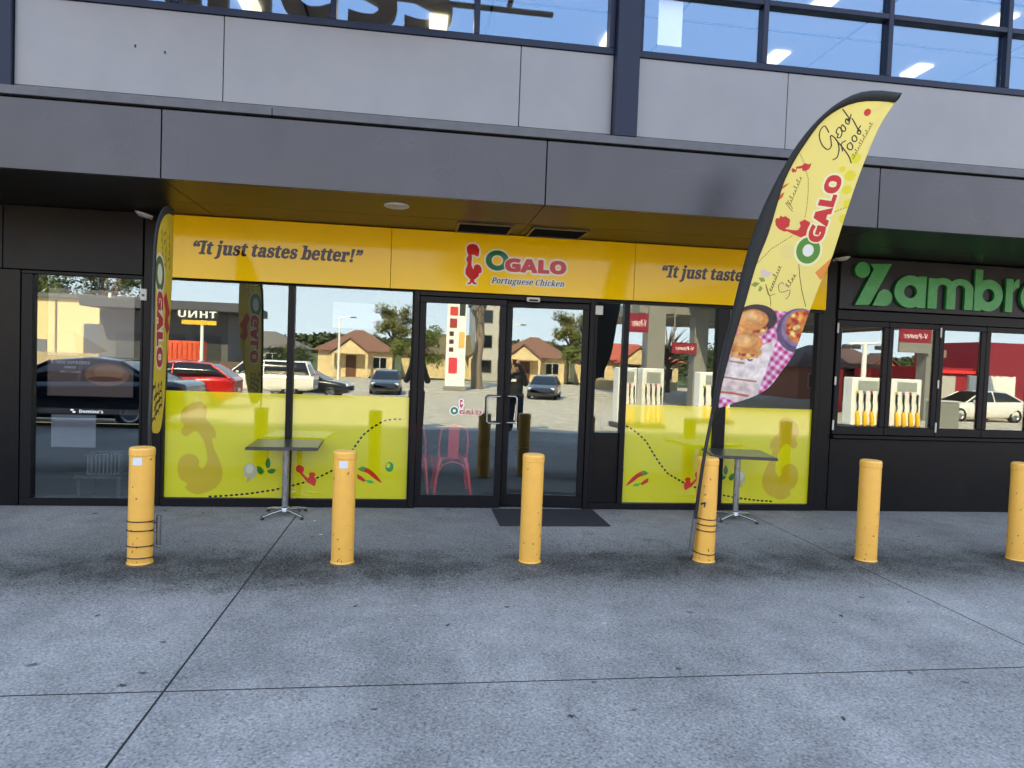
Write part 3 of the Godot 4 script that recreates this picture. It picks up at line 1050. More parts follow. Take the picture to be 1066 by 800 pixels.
	e.append(Vector2(7.708, 2.655))
	e.append(Vector2(7.415, 2.655))
	for k in 17:
		var a := lerpf(PI, TAU - 0.6, k / 16.0)
		e.append(Vector2(7.510, 2.664) + Vector2(cos(a), sin(a)) * 0.085)
	L.prism(e, Z0, Z1)
	add("letter", L, gm, z)
	L = MB.new()
	L.span(Vector3(7.760, 2.486, Z0), Vector3(7.858, 2.892, Z1 - 0.0015), 0.003)
	L.prism(V2([[7.8585,2.73], [7.885,2.775], [7.935,2.79], [7.935,2.892], [7.895,2.885], [7.8585,2.85]]), Z0, Z1)
	add("letter", L, gm, z)
	L = MB.new()
	ring(L, Vector2(8.165, 2.684), 0.205, 0.195, 0.085, 0.080, Z0, Z1, 48)
	add("letter", L, gm, z)
	# big letters standing out from the upper windows: only their mirror images show in the glass
	var up := thing("letter_sign", "big dark letters on rails, seen mirrored in the upper windows", "sign", Vector3(0, 0, 2.05))
	var dk := mat(col(112, 96, 84), 0.6)
	var x := -3.25
	for c in "fitness":
		var t := text_mesh(c, font(true, false, 0.12), 0.08)
		var b := t.get_aabb()
		var o := add("letter", t, dk, up)
		var k := 1.15
		o.scale = Vector3(k, k, 1)
		o.position = Vector3(x - b.position.x * k, 5.13, 0.0)
		x += b.size.x * k + 0.07
	for y in [5.02, 5.75]:
		var rail := MB.new()
		rail.tube([Vector3(-3.3, y, -0.08), Vector3(1.2, y, -0.08)], 0.028, 8)
		add("rail", rail, dk, up)
	for q in [-2.6, -1.0, 0.75]:
		var br := MB.new()
		br.tube([Vector3(q, 5.75, -0.08), Vector3(q, 5.75, -0.54)], 0.022, 8)
		br.tube([Vector3(q + 0.02, 5.02, -0.08), Vector3(q + 0.02, 5.02, -0.54)], 0.022, 8)
		br.tube([Vector3(q + 0.01, 5.05, -0.1), Vector3(q + 0.25, 5.73, -0.1)], 0.018, 8)
		add("bracket", br, dk, up)

# an arch with straight legs, thick along z
func arch(g: MB, c: Vector2, ro: float, ri: float, foot: float, z0: float, z1: float) -> void:
	var q := PackedVector2Array()
	q.append(Vector2(c.x + ro, foot))
	for k in 17:
		var a := PI * k / 16.0
		q.append(c + Vector2(cos(a) * ro, sin(a) * ro * 0.78))
	q.append(Vector2(c.x - ro, foot))
	q.append(Vector2(c.x - ri, foot))
	for k in 17:
		var a := PI - PI * k / 16.0
		q.append(c + Vector2(cos(a) * ri, sin(a) * ri * 0.9))
	q.append(Vector2(c.x + ri, foot))
	g.prism(q, z0, z1)

# ---------------------------------------------------------------- things on the forecourt
func make_forecourt_things() -> void:
	var names := ["yellow steel bollard tied to the narrow banner by four black straps", "yellow steel bollard with a white sticker in front of the left table", "yellow steel bollard in front of the door mat", "yellow steel bollard strapped to the tall wide banner", "plain yellow steel bollard in front of the black counter wall", "yellow steel bollard cut off by the right edge of the view"]
	for k in 6:
		var x := -2.066 + 1.5267 * k
		var lean := rng.randf_range(-0.006, 0.006)
		var b := thing("bollard", names[k], "bollard", Vector3(x, 0, 2.008), 0.3 * k, "yellow bollards along the forecourt")
		b.rotation.z = lean
		var g := MB.new()
		g.lathe([[0.0, 0.0], [0.094, 0.0], [0.094, 0.012], [0.089, 0.02], [0.089, 0.842], [0.0915, 0.847], [0.0915, 0.888], [0.086, 0.900], [0.072, 0.905], [0.0, 0.907]], 36)
		add("post", g, M.bollard, b)
		g = MB.new()
		g.lathe([[0.094, 0.0], [0.102, 0.0], [0.100, 0.006], [0.0945, 0.010]], 36)
		add("base_seal", g, mat(col(92, 74, 36), 0.9), b)
		for j in 11:
			var an := PI / 2 + 0.3 * k + rng.randf_range(-1.3, 1.3)
			var hh := 0.03 + 0.8 * pow(rng.randf(), 1.8)
			var ch := MB.new()
			var pt := []
			for q in 7:
				pt.append([cos(TAU * q / 7) * rng.randf_range(0.002, 0.007) * (2.0 if j == 3 else 1.0), sin(TAU * q / 7) * rng.randf_range(0.003, 0.010) * (1.0 if j else 2.2)])
			ch.x = Transform3D(Basis(Vector3.UP, PI / 2 - an), Vector3(cos(an) * 0.0888, hh, sin(an) * 0.0888))
			ch.prism(V2(pt), -0.0005, 0.0006)
			add("paint_chip", ch, mat(col(74, 46, 30), 0.8), b)
		if k < 2:
			var st := MB.new()
			var rows := []
			for y in [0.775, 0.832]:
				var row := []
				for q in 7:
					var an := PI / 2 - 0.3 * k * -1.0 + lerpf(0.42, -0.35, q / 6.0)
					row.append(Vector3(cos(an) * 0.0897, y, sin(an) * 0.0897))
				rows.append(row)
			st.sheet(rows, false, Vector3(0, 0.8, 0))
			add("sticker", st, M.paper, b)
		if k == 0 or k == 3:
			for y in ([0.335, 0.265, 0.145, 0.055] if k == 0 else [0.385, 0.335, 0.285, 0.085]):
				var ring_path := []
				for q in 29:
					var an := TAU * q / 28.0
					ring_path.append(Vector3(cos(an) * 0.094, y + 0.008 * sin(an + k), sin(an) * 0.094))
				var tie := MB.new()
				tie.tube(ring_path, 0.0042, 6, false)
				var tail: float = 0.25 + y
				tie.tube([Vector3(cos(tail) * 0.094, y, sin(tail) * 0.094), Vector3(cos(tail) * 0.13, y + 0.004, sin(tail) * 0.13), Vector3(cos(tail) * 0.165, y - 0.004, sin(tail) * 0.165)], 0.003, 6)
				add("strap", tie, M.tie, b)
	# entrance mat
	var mt := MB.new()
	mt.span(Vector3(0.885, 0.002, 0.03), Vector3(2.035, 0.012, 0.80), 0.004)
	var mo := add("door_mat", mt, M.rubber)
	tag(mo, "black rubber entrance mat on the concrete before the glass doors", "mat")
	cafe_table("dark square pedestal table before the left lime window", Vector3(-1.285, 0, 0.37), 0.05, 0.67)
	cafe_table("dark square pedestal table behind the tall banner before the right lime window", Vector3(3.56, 0, 0.44), -0.22, 0.66)
	wide_banner()
	narrow_banner()
	# small fittings on the walls
	flood("small white flood light on the black pilaster over the narrow banner", Vector3(-2.76, 3.0, 0.02), true)
	flood("small white flood light beside the dark sign with green letters", Vector3(4.86, 2.995, 0.02), false)
	var sn := thing("door_sensor", "small white motion sensor above the glass doors", "sensor", Vector3(1.266, 2.354, 0.01))
	bx("housing", Vector3(-0.075, -0.026, 0.0), Vector3(0.075, 0.024, 0.045), M.offwhite, sn, 0.008)
	bx("lens", Vector3(-0.05, -0.018, 0.0455), Vector3(0.05, 0.002, 0.047), M.gap, sn, 0.0)
	sn = thing("wall_sensor", "small white box on the window frame left of the narrow banner", "sensor", Vector3(-2.815, 2.21, -0.012))
	bx("housing", Vector3(-0.03, -0.06, 0.0), Vector3(0.03, 0.06, 0.03), M.offwhite, sn, 0.006)
	bx("button", Vector3(-0.012, -0.02, 0.0305), Vector3(0.012, 0.004, 0.034), M.cap, sn, 0.0)
	# dead leaves and scraps on the concrete
	var leafm := [mat(col(58, 46, 34), 0.9), mat(col(98, 86, 66), 0.9), mat(col(212, 210, 204), 0.8)]
	var spots := [[-0.95, 0.62, 2], [-0.82, 1.15, 2], [0.25, 3.35, 0], [0.66, 3.05, 0], [1.9, 3.2, 0], [2.95, 3.3, 0], [3.35, 2.95, 1], [-1.9, 3.1, 0], [4.3, 0.9, 0], [5.2, 1.2, 0], [4.6, 1.5, 1], [0.3, 0.5, 1], [-2.5, 0.2, 0], [-2.1, 0.3, 0], [3.75, 0.85, 1], [1.1, 4.45, 1], [-0.35, 3.0, 0], [2.1, 4.6, 0], [-3.1, 0.35, 0]]
	var lf := thing("leaf_litter", "scattered dead leaves and scraps of paper on the grey concrete", "litter")
	lf.set_meta("kind", "stuff")
	for q in spots:
		var g := MB.new()
		var pts := []
		for j in 8:
			pts.append([cos(TAU * j / 8) * rng.randf_range(0.010, 0.020) * 1.3, sin(TAU * j / 8) * rng.randf_range(0.004, 0.010)])
		g.x = Transform3D(Basis(Vector3.UP, rng.randf() * TAU) * Basis(Vector3.RIGHT, -PI / 2 + rng.randf_range(-0.2, 0.2)), Vector3(q[0], 0.006, q[1]))
		g.prism(V2(pts), -0.001, 0.001)
		add("scrap", g, leafm[q[2]], lf)

func flood(label: String, at: Vector3, blue: bool) -> void:
	var f := thing("flood_light", label, "light", at)
	var g := MB.new()
	g.tube([Vector3(0, 0.0, -0.03), Vector3(0, 0.01, 0.03), Vector3(0.005, 0.0, 0.09)], 0.016, 8)
	add("arm", g, M.offwhite, f)
	g = MB.new()
	g.x = Transform3D(Basis(Vector3.BACK, -0.25 if blue else 0.2), Vector3(0, 0, 0.16))
	g.lathe([[0.0, -0.03], [0.045, -0.026], [0.085, 0.0], [0.088, 0.012], [0.0, 0.02]], 20, Vector3.ZERO, Basis.from_scale(Vector3(1.0, 1.0, 0.75)))
	add("head", g, M.offwhite, f)
	g = MB.new()
	g.x = Transform3D(Basis(Vector3.BACK, -0.25 if blue else 0.2), Vector3(-0.012, -0.004, 0.16))
	g.lathe([[0.0, -0.034], [0.03, -0.031], [0.05, -0.021], [0.0, -0.018]], 16)
	add("lens", g, mat(col(44, 92, 150), 0.1) if blue else M.glass, f)

func cafe_table(label: String, at: Vector3, turn: float, side: float) -> void:
	var t := thing("cafe_table", label, "table", at, turn, "square tables outside the shop")
	var h := side / 2
	bx("table_top", Vector3(-h, 0.712, -h), Vector3(h, 0.745, h), M.table, t, 0.005)
	bx("edge_band", Vector3(-h - 0.004, 0.7135, -h - 0.004), Vector3(h + 0.004, 0.738, h + 0.004), mat(col(50, 51, 50), 0.5), t, 0.003)
	var g := MB.new()
	g.lathe([[0.032, 0.06], [0.032, 0.688], [0.06, 0.69], [0.06, 0.712]], 20)
	add("column", g, M.steel, t)
	bx("spider_plate", Vector3(-0.19, 0.694, -0.19), Vector3(0.19, 0.711, 0.19), M.tie, t, 0.003)
	g = MB.new()
	g.lathe([[0.0, 0.03], [0.05, 0.035], [0.055, 0.05], [0.045, 0.085], [0.033, 0.095]], 20)
	add("hub", g, M.steel, t)
	for k in 4:
		var an := PI / 4 + k * PI / 2
		var d := Vector3(cos(an), 0, sin(an))
		var l := MB.new()
		l.tube([d * 0.03 + Vector3(0, 0.062, 0), d * 0.16 + Vector3(0, 0.048, 0), d * 0.275 + Vector3(0, 0.028, 0)], [0.022, 0.019, 0.014], 8)
		var leg := add("leg", l, M.steel, t)
		l = MB.new()
		l.lathe([[0.0, 0.0], [0.018, 0.0], [0.018, 0.012], [0.008, 0.026]], 12, d * 0.268)
		add("foot", l, M.tie, leg)

# a point of a cloth banner: u along the banner's plane, v height, pushed out a little by the wind
func cloth(p0: Vector3, e: Vector3, u: float, v: float, belly: float) -> Vector3:
	var nn := e.cross(Vector3.UP)
	return p0 + e * u + Vector3.UP * v + nn * (belly * sin(u * 3.2 + v * 1.1) * 0.6 + belly * 0.5 * sin(v * 2.7 + 0.6) * clampf(u, 0.0, 1.0))

func resample(a: Array, n: int) -> Array:
	var c := Curve2D.new()
	for k in a.size():
		var p := Vector2(a[k][0], a[k][1])
		var l := Vector2(a[maxi(k - 1, 0)][0], a[maxi(k - 1, 0)][1])
		var r := Vector2(a[mini(k + 1, a.size() - 1)][0], a[mini(k + 1, a.size() - 1)][1])
		c.add_point(p, (l - r) * 0.16, (r - l) * 0.16)
	var q := []
	for k in n:
		q.append(c.sample_baked(c.get_baked_length() * k / (n - 1.0), true))
	return q

# feather banner: curved mast in a black sleeve, printed cloth, straps to a spike holder
func banner(f: Node3D, p0: Vector3, e: Vector3, mast: Array, inner: Array, trail: Array, printed: Material, u0: float, v0: float, us: float, vs: float, belly: float, plump: float, lining: Material = null) -> void:
	var N := 40
	var li := resample(inner, N)
	var tr := resample(trail, N)
	var rows := []
	var uvs := []
	for k in N:
		var row := []
		var uv := []
		for c in 13:
			var p: Vector2 = li[k].lerp(tr[k], c / 12.0)
			row.append(cloth(p0, e, p.x, p.y, belly))
			uv.append(Vector2((p.x - u0) / us, 1.0 - (p.y - v0) / vs))
		rows.append(row)
		uvs.append(uv)
	var nn := e.cross(Vector3.UP)
	# two faces of cloth, two millimetres apart
	var g := MB.new()
	g.sheet(rows, false, rows[0][0] - nn * 1.0, uvs)
	var back := []
	for r in rows:
		var q := []
		for p in r:
			q.append(p - nn * 0.002)
		back.append(q)
	if lining != null:
		add("cloth", g, printed, f)
		g = MB.new()
	g.sheet(back, false, back[0][0] + nn * 1.0, uvs)
	add("cloth" if lining == null else "lining", g, printed if lining == null else lining, f)
	# sleeve and mast
	var mo := resample(mast, 60)
	var path := []
	for p in mo:
		path.append(cloth(p0, e, p.x, p.y, belly))
	var lo: float = inner[0][1]
	var sl := []
	for k in 60:
		if mo[k].y > lo - 0.12:
			sl.append(k)
	g = MB.new()
	var ra := []
	for k in 60:
		ra.append(lerpf(0.016, 0.006, k / 59.0))
	g.tube(path, ra, 10)
	add("mast", g, mat(col(17, 18, 19), 0.45), f)
	g = MB.new()
	var s0 := []
	var s1 := []
	var n0: int = sl.size()
	var li2 := resample(inner, n0)
	for k in n0:
		var a: Vector3 = path[sl[k]]
		var b: Vector3 = cloth(p0, e, li2[k].x, li2[k].y, belly)
		var d := (b - a)
		var row := []
		for j in 9:
			var w := j / 8.0
			row.append(a - d.normalized() * 0.014 + (d + d.normalized() * 0.018) * w - nn * (plump * sin(PI * w) + 0.003))
		for j in range(8, -1, -1):
			var w := j / 8.0
			row.append(a - d.normalized() * 0.014 + (d + d.normalized() * 0.018) * w + nn * (plump * sin(PI * w) + 0.005))
		s0.append(row)
	g.sheet(s0, true, (path[sl[0]] + cloth(p0, e, li2[0].x, li2[0].y, belly)) * 0.5)
	g.face(s0[0], s0[1][0])
	add("sleeve", g, mat(col(17, 18, 18), 0.8), f)

func wide_banner() -> void:
	var p0 := Vector3(2.43, 0, 2.10)
	var e := Vector3(0.749, 0, 0.662)
	var f := thing("feather_banner", "tall wide yellow feather banner with a food picture at its foot, strapped to a bollard", "banner")
	var pr := Print.new(700, 1300, 0.05, 1.30, 520.0, Color(0.95, 0.87, 0.47))
	# mottled yellow ground of the cloth
	var r2 := RandomNumberGenerator.new()
	r2.seed = 9
	for k in 60:
		var c := Color(0.96, 0.89, 0.44).lerp(Color(0.93, 0.83, 0.52), r2.randf())
		pr.dot(Vector2(r2.randf_range(0.1, 1.3), r2.randf_range(1.4, 3.7)), r2.randf_range(0.02, 0.09), c)
	for k in 10:
		pr.dot(Vector2(r2.randf_range(0.85, 1.1), r2.randf_range(2.55, 3.3)), r2.randf_range(0.02, 0.05), Color(0.90, 0.84, 0.16))
	var ink := Color(0.17, 0.10, 0.05)
	for q in [[[0.848,3.502], [0.816,3.557], [0.787,3.534], [0.781,3.480], [0.806,3.412], [0.846,3.375], [0.870,3.399], [0.862,3.477], [0.906,3.435], [0.926,3.369], [0.916,3.307], [0.888,3.291]], [[0.916,3.478], [0.899,3.499], [0.918,3.532], [0.940,3.492], [0.930,3.454], [0.909,3.457], [0.916,3.478]], [[0.942,3.546], [0.964,3.516], [0.957,3.494], [0.935,3.511], [0.934,3.538], [0.942,3.546]], [[0.965,3.587], [0.986,3.575], [0.983,3.544], [0.962,3.561], [0.965,3.587], [0.986,3.566], [0.996,3.613]], [[0.990,3.579], [0.936,3.664]], [[0.969,3.421], [0.941,3.403], [0.952,3.347]], [[0.897,3.445], [0.950,3.374], [0.995,3.305], [1.016,3.249]], [[1.002,3.403], [1.020,3.374], [1.013,3.348], [0.988,3.360], [0.983,3.388], [1.002,3.403]], [[1.029,3.453], [1.046,3.428], [1.039,3.407], [1.018,3.414], [1.013,3.441], [1.029,3.453]], [[1.051,3.494], [1.068,3.478], [1.065,3.456], [1.048,3.467], [1.051,3.494], [1.066,3.518]], [[1.060,3.475], [1.006,3.581]]]:
		pr.pen(q, 0.0085, ink)
	# smaller handwriting, as steep loops along a slanting line
	var brown := Color(0.46, 0.36, 0.12)
	script_line(pr, Vector2(1.030, 3.275), Vector2(1.150, 3.525), 0.026, 15, 0.0035, brown)
	script_line(pr, Vector2(0.590, 2.975), Vector2(0.672, 3.190), 0.034, 9, 0.004, brown)
	pr.line([[0.554,2.999], [0.612,2.926]], 0.005, brown)
	pr.line([[0.571,3.020], [0.610,2.949]], 0.005, brown)
	pr.pen([[0.481,2.182], [0.474,2.252], [0.435,2.360], [0.461,2.275], [0.509,2.281]], 0.005, brown)
	script_line(pr, Vector2(0.481, 2.300), Vector2(0.548, 2.500), 0.038, 9, 0.005, brown)
	pr.pen([[0.571,2.356], [0.559,2.371], [0.535,2.349], [0.541,2.304], [0.570,2.295], [0.620,2.309], [0.615,2.264], [0.595,2.238]], 0.005, brown)
	script_line(pr, Vector2(0.612, 2.325), Vector2(0.664, 2.430), 0.036, 4, 0.005, brown)
	var red := Color(0.80, 0.17, 0.15)
	pr.dot(Vector2(1.107, 3.610), 0.024, red, 0.027)
	pr.poly([[0.585,3.255], [0.595,3.268], [0.621,3.250], [0.620,3.273], [0.665,3.278], [0.686,3.294], [0.714,3.280], [0.731,3.289], [0.729,3.263], [0.713,3.239], [0.689,3.231], [0.667,3.237], [0.666,3.256], [0.627,3.257], [0.625,3.235], [0.597,3.231]], red)
	pr.poly([[0.505,3.109], [0.523,3.130], [0.551,3.146], [0.579,3.154], [0.548,3.124], [0.520,3.108]], Color(0.86, 0.36, 0.18))
	pr.poly([[0.477,3.021], [0.497,3.050], [0.525,3.077], [0.543,3.083], [0.530,3.046], [0.499,3.023]], Color(0.82, 0.34, 0.16))
	var dark := Color(0.30, 0.26, 0.10)
	pr.dashes([[0.647,3.366], [0.674,3.307], [0.696,3.230], [0.716,3.169], [0.721,3.065], [0.716,2.947], [0.706,2.866]], 0.006, 0.008, 0.008, dark)
	pr.dashes([[0.330,2.502], [0.468,2.644], [0.623,2.738]], 0.006, 0.010, 0.008, dark)
	pr.dashes([[0.883,2.880], [1.000,2.920]], 0.006, 0.010, 0.010, dark)
	pr.pen([[0.678,2.510], [0.690,2.412], [0.709,2.307], [0.743,2.179]], 0.005, dark)
	pr.poly([[0.483,2.862], [0.490,2.885], [0.512,2.880], [0.520,2.900], [0.546,2.888], [0.560,2.895], [0.597,2.864], [0.593,2.812], [0.561,2.794], [0.621,2.779], [0.660,2.776], [0.678,2.806], [0.667,2.837], [0.704,2.855], [0.744,2.831], [0.756,2.779], [0.730,2.730], [0.682,2.717], [0.622,2.748], [0.582,2.772], [0.552,2.774], [0.511,2.798], [0.488,2.83]], red)
	# logo reading upwards
	var cream := Color(0.96, 0.92, 0.72)
	pr.dot(Vector2(0.742, 2.613), 0.105, cream, 0.120, 36)
	var f1 := font(true, false, 0.0, 1.5)
	var tm := text_mesh("GALO", f1, 0.01)
	var ab := tm.get_aabb()
	var ba := Vector2(0.838, 2.660)
	var bd := Vector2(0.970, 3.155) - ba
	var sc := Vector2(bd.length() / ab.size.x, 0.118 / ab.size.y)
	var turn := bd.angle()
	var at := ba - (Vector2(ab.position.x, ab.position.y) * sc).rotated(turn)
	pr.text(tm, at, turn, sc, cream, 0.016)
	pr.dot(Vector2(0.742, 2.613), 0.088, Color(0.34, 0.55, 0.16), 0.102, 36)
	pr.dot(Vector2(0.742, 2.613), 0.041, Color(0.92, 0.91, 0.86), 0.048, 28)
	pr.text(tm, at, turn, sc, cream, 0.010)
	pr.text(tm, at, turn, sc, red)
	pr.poly([[0.385,2.469], [0.414,2.487], [0.449,2.459], [0.482,2.458], [0.447,2.413], [0.402,2.422]], Color(0.86, 0.78, 0.72))
	for l in [[[0.318,2.359], [0.351,2.382], [0.390,2.369], [0.353,2.339]], [[0.376,2.416], [0.417,2.414], [0.430,2.383], [0.397,2.380]], [[0.378,2.307], [0.390,2.353], [0.414,2.330], [0.397,2.303]]]:
		pr.poly(l, Color(0.56, 0.60, 0.20))
	pr.poly([[0.80, 2.44], [0.93, 2.56], [0.90, 2.44], [0.84, 2.38]], Color(0.92, 0.56, 0.20))
	food_print(pr, r2)
	var m := mat(Color(0.80, 0.80, 0.80), 0.75)
	m.albedo_texture = pr.tex()
	m.backlight_enabled = true
	m.backlight = Color(0.35, 0.32, 0.2)
	banner(f, p0, e, [[-0.046,0.386], [0.005,0.885], [0.060,1.280], [0.081,1.499], [0.111,1.716], [0.203,2.201], [0.293,2.636], [0.375,2.912], [0.458,3.114], [0.544,3.286], [0.636,3.445], [0.754,3.590], [0.872,3.687], [1.014,3.748], [1.155,3.748], [1.318,3.701]],
		[[0.108,1.364], [0.123,1.500], [0.184,1.814], [0.272,2.177], [0.350,2.518], [0.431,2.761], [0.488,2.991], [0.531,3.161], [0.596,3.311], [0.668,3.431], [0.791,3.596], [0.935,3.681], [1.094,3.699], [1.287,3.655]],
		[[0.113,1.340], [0.366,1.444], [0.497,1.529], [0.586,1.664], [0.673,1.811], [0.770,2.127], [0.846,2.370], [0.909,2.521], [1.010,2.909], [1.093,3.204], [1.193,3.493], [1.287,3.655]], m, 0.05, 1.30, 700.0 / 520.0, 1300.0 / 520.0, 0.03, 0.020, mat(col(22, 22, 22), 0.8))
	# holder tube beside the bollard and the elastic at the foot of the cloth
	var g := MB.new()
	g.tube([p0 + e * -0.075 + Vector3(0, 0.10, 0), p0 + e * -0.046 + Vector3(0, 0.42, 0)], 0.020, 12)
	add("holder", g, M.steel, f)
	g = MB.new()
	g.tube([p0 + e * 0.115 + Vector3(0, 1.345, 0), p0 + e * 0.075 + Vector3(0, 1.27, 0), p0 + e * 0.057 + Vector3(0, 1.22, 0)], 0.006, 6)
	g.tube([p0 + e * -0.01 + Vector3(0, 0.52, 0.02), p0 + e * 0.01 + Vector3(0, 0.54, 0.05), p0 + e * 0.0 + Vector3(0, 0.50, 0.06)], 0.008, 6)
	add("elastic", g, M.tie, f)

func script_line(pr: Print, a: Vector2, b: Vector2, tall: float, loops: int, wd: float, c: Color) -> void:
	var d := (b - a)
	var up := d.normalized().orthogonal() * -1.0
	if up.x > 0.0:
		up = -up
	var pts := []
	var r3 := RandomNumberGenerator.new()
	r3.seed = loops * 77 + int(a.x * 100.0)
	for k in loops:
		var w := float(k) / loops
		var st := 1.0 / loops
		var hgt := tall * (1.0 if r3.randf() < 0.3 else r3.randf_range(0.35, 0.5))
		for o in [[0.0, 0.0], [0.55, 0.6], [0.75, 1.0], [0.35, 0.75], [0.45, 0.1], [0.8, 0.02]]:
			var p: Vector2 = a + d * (w + st * (o[0] + r3.randf_range(-0.12, 0.12))) + up * hgt * o[1]
			pts.append([p.x, p.y])
	pr.pen(pts, wd, c)

# the food picture at the banner's foot: burgers in a box, a bowl, a checked cloth
func food_print(pr: Print, r2: RandomNumberGenerator) -> void:
	var W := pr.w
	var H := pr.h
	for y in H:
		for x in W:
			var p := Vector2(x / pr.s + pr.ox, (H - y) / pr.s + pr.oy)
			if p.y > 2.205 - p.x * 0.125 + 0.012:
				continue
			var q := p.rotated(0.62)
			var a := fposmod(q.x, 0.052) < 0.026
			var b := fposmod(q.y, 0.052) < 0.026
			var c := Color(0.93, 0.82, 0.87)
			if a and b:
				c = Color(0.76, 0.22, 0.46)
			elif a or b:
				c = Color(0.87, 0.56, 0.71)
			pr.im.set_pixel(x, y, c)
	var spot := func(n: int, c: Vector2, rx: float, ry: float, lo: float, hi: float, cols: Array) -> void:
		for k in n:
			var an := r2.randf() * TAU
			var rr := sqrt(r2.randf())
			pr.dot(c + Vector2(cos(an) * rx, sin(an) * ry) * rr, r2.randf_range(lo, hi), cols[r2.randi() % cols.size()], -1.0, 7)
	# dark tray and bowl
	pr.dot(Vector2(0.37, 2.085), 0.165, Color(0.26, 0.17, 0.18), 0.115, 30)
	pr.dot(Vector2(0.70, 1.99), 0.165, Color(0.40, 0.30, 0.42), 0.175, 30)
	pr.dot(Vector2(0.71, 2.01), 0.14, Color(0.56, 0.46, 0.58), 0.15, 30)
	pr.dot(Vector2(0.715, 2.02), 0.115, Color(0.82, 0.45, 0.16), 0.13, 30)
	spot.call(70, Vector2(0.715, 2.02), 0.10, 0.12, 0.006, 0.022, [Color(0.93, 0.66, 0.28), Color(0.72, 0.20, 0.10), Color(0.88, 0.52, 0.18), Color(0.95, 0.82, 0.48)])
	# paper box
	pr.poly([[0.115, 1.44], [0.14, 1.60], [0.18, 1.76], [0.33, 1.82], [0.54, 1.92], [0.47, 1.66], [0.40, 1.43], [0.25, 1.40]], Color(0.93, 0.87, 0.83))
	pr.poly([[0.12, 1.47], [0.14, 1.58], [0.30, 1.57], [0.41, 1.52], [0.39, 1.43], [0.25, 1.40]], Color(0.90, 0.80, 0.76))
	pr.line([[0.14, 1.60], [0.27, 1.585], [0.40, 1.575]], 0.010, Color(0.62, 0.36, 0.24))
	pr.line([[0.18, 1.735], [0.25, 1.725], [0.30, 1.72]], 0.010, Color(0.66, 0.42, 0.26))
	pr.line([[0.12, 1.475], [0.22, 1.47], [0.34, 1.455]], 0.016, Color(0.72, 0.35, 0.24))
	pr.pen([[0.365, 1.785], [0.34, 1.79], [0.325, 1.765], [0.335, 1.745], [0.36, 1.75]], 0.009, Color(0.16, 0.12, 0.12))
	pr.dot(Vector2(0.395, 1.775), 0.008, Color(0.75, 0.14, 0.14))
	pr.dot(Vector2(0.28, 1.76), 0.016, Color(0.86, 0.40, 0.34), 0.012)
	# burgers: fillings, then buns with seeds
	for q in [[0.345, 2.045, 0.125], [0.30, 1.855, 0.135]]:
		var c := Vector2(q[0], q[1])
		pr.dot(c + Vector2(0, -0.045), q[2] * 0.98, Color(0.90, 0.62, 0.34), 0.055)
		spot.call(34, c + Vector2(0, -0.035), q[2] * 0.9, 0.04, 0.008, 0.024, [Color(0.80, 0.32, 0.14), Color(0.94, 0.72, 0.40), Color(0.62, 0.22, 0.12), Color(0.92, 0.56, 0.30), Color(0.86, 0.82, 0.52)])
		pr.dot(c + Vector2(0, 0.03), q[2], Color(0.86, 0.56, 0.27), 0.085, 30)
		pr.dot(c + Vector2(-0.01, 0.05), q[2] * 0.72, Color(0.91, 0.65, 0.36), 0.052, 24)
		pr.dot(c + Vector2(-0.02, 0.062), q[2] * 0.45, Color(0.94, 0.72, 0.45), 0.032, 20)
		spot.call(70, c + Vector2(0, 0.040), q[2] * 0.9, 0.062, 0.002, 0.0045, [Color(0.95, 0.78, 0.52), Color(0.92, 0.70, 0.42)])
	# the picture is a soft, grainy photograph
	var top := int(H - (2.20 - pr.oy) * pr.s)
	var part := pr.im.get_region(Rect2i(0, top, W, H - top))
	part.resize(W / 5, (H - top) / 5, Image.INTERPOLATE_LANCZOS)
	part.resize(W, H - top, Image.INTERPOLATE_CUBIC)
	var gn := noise(0.02, 97, 4).get_image(W, H - top).get_data()
	for y in H - top:
		for x in W:
			var p := Vector2(x / pr.s + pr.ox, (H - top - y) / pr.s + pr.oy)
			if p.y < 2.205 - p.x * 0.125 + 0.012:
				var c := part.get_pixel(x, y)
				var k := 0.80 + 0.36 * gn[y * W + x] / 255.0
				pr.im.set_pixel(x, y + top, Color(c.r * k, c.g * k, c.b * k))

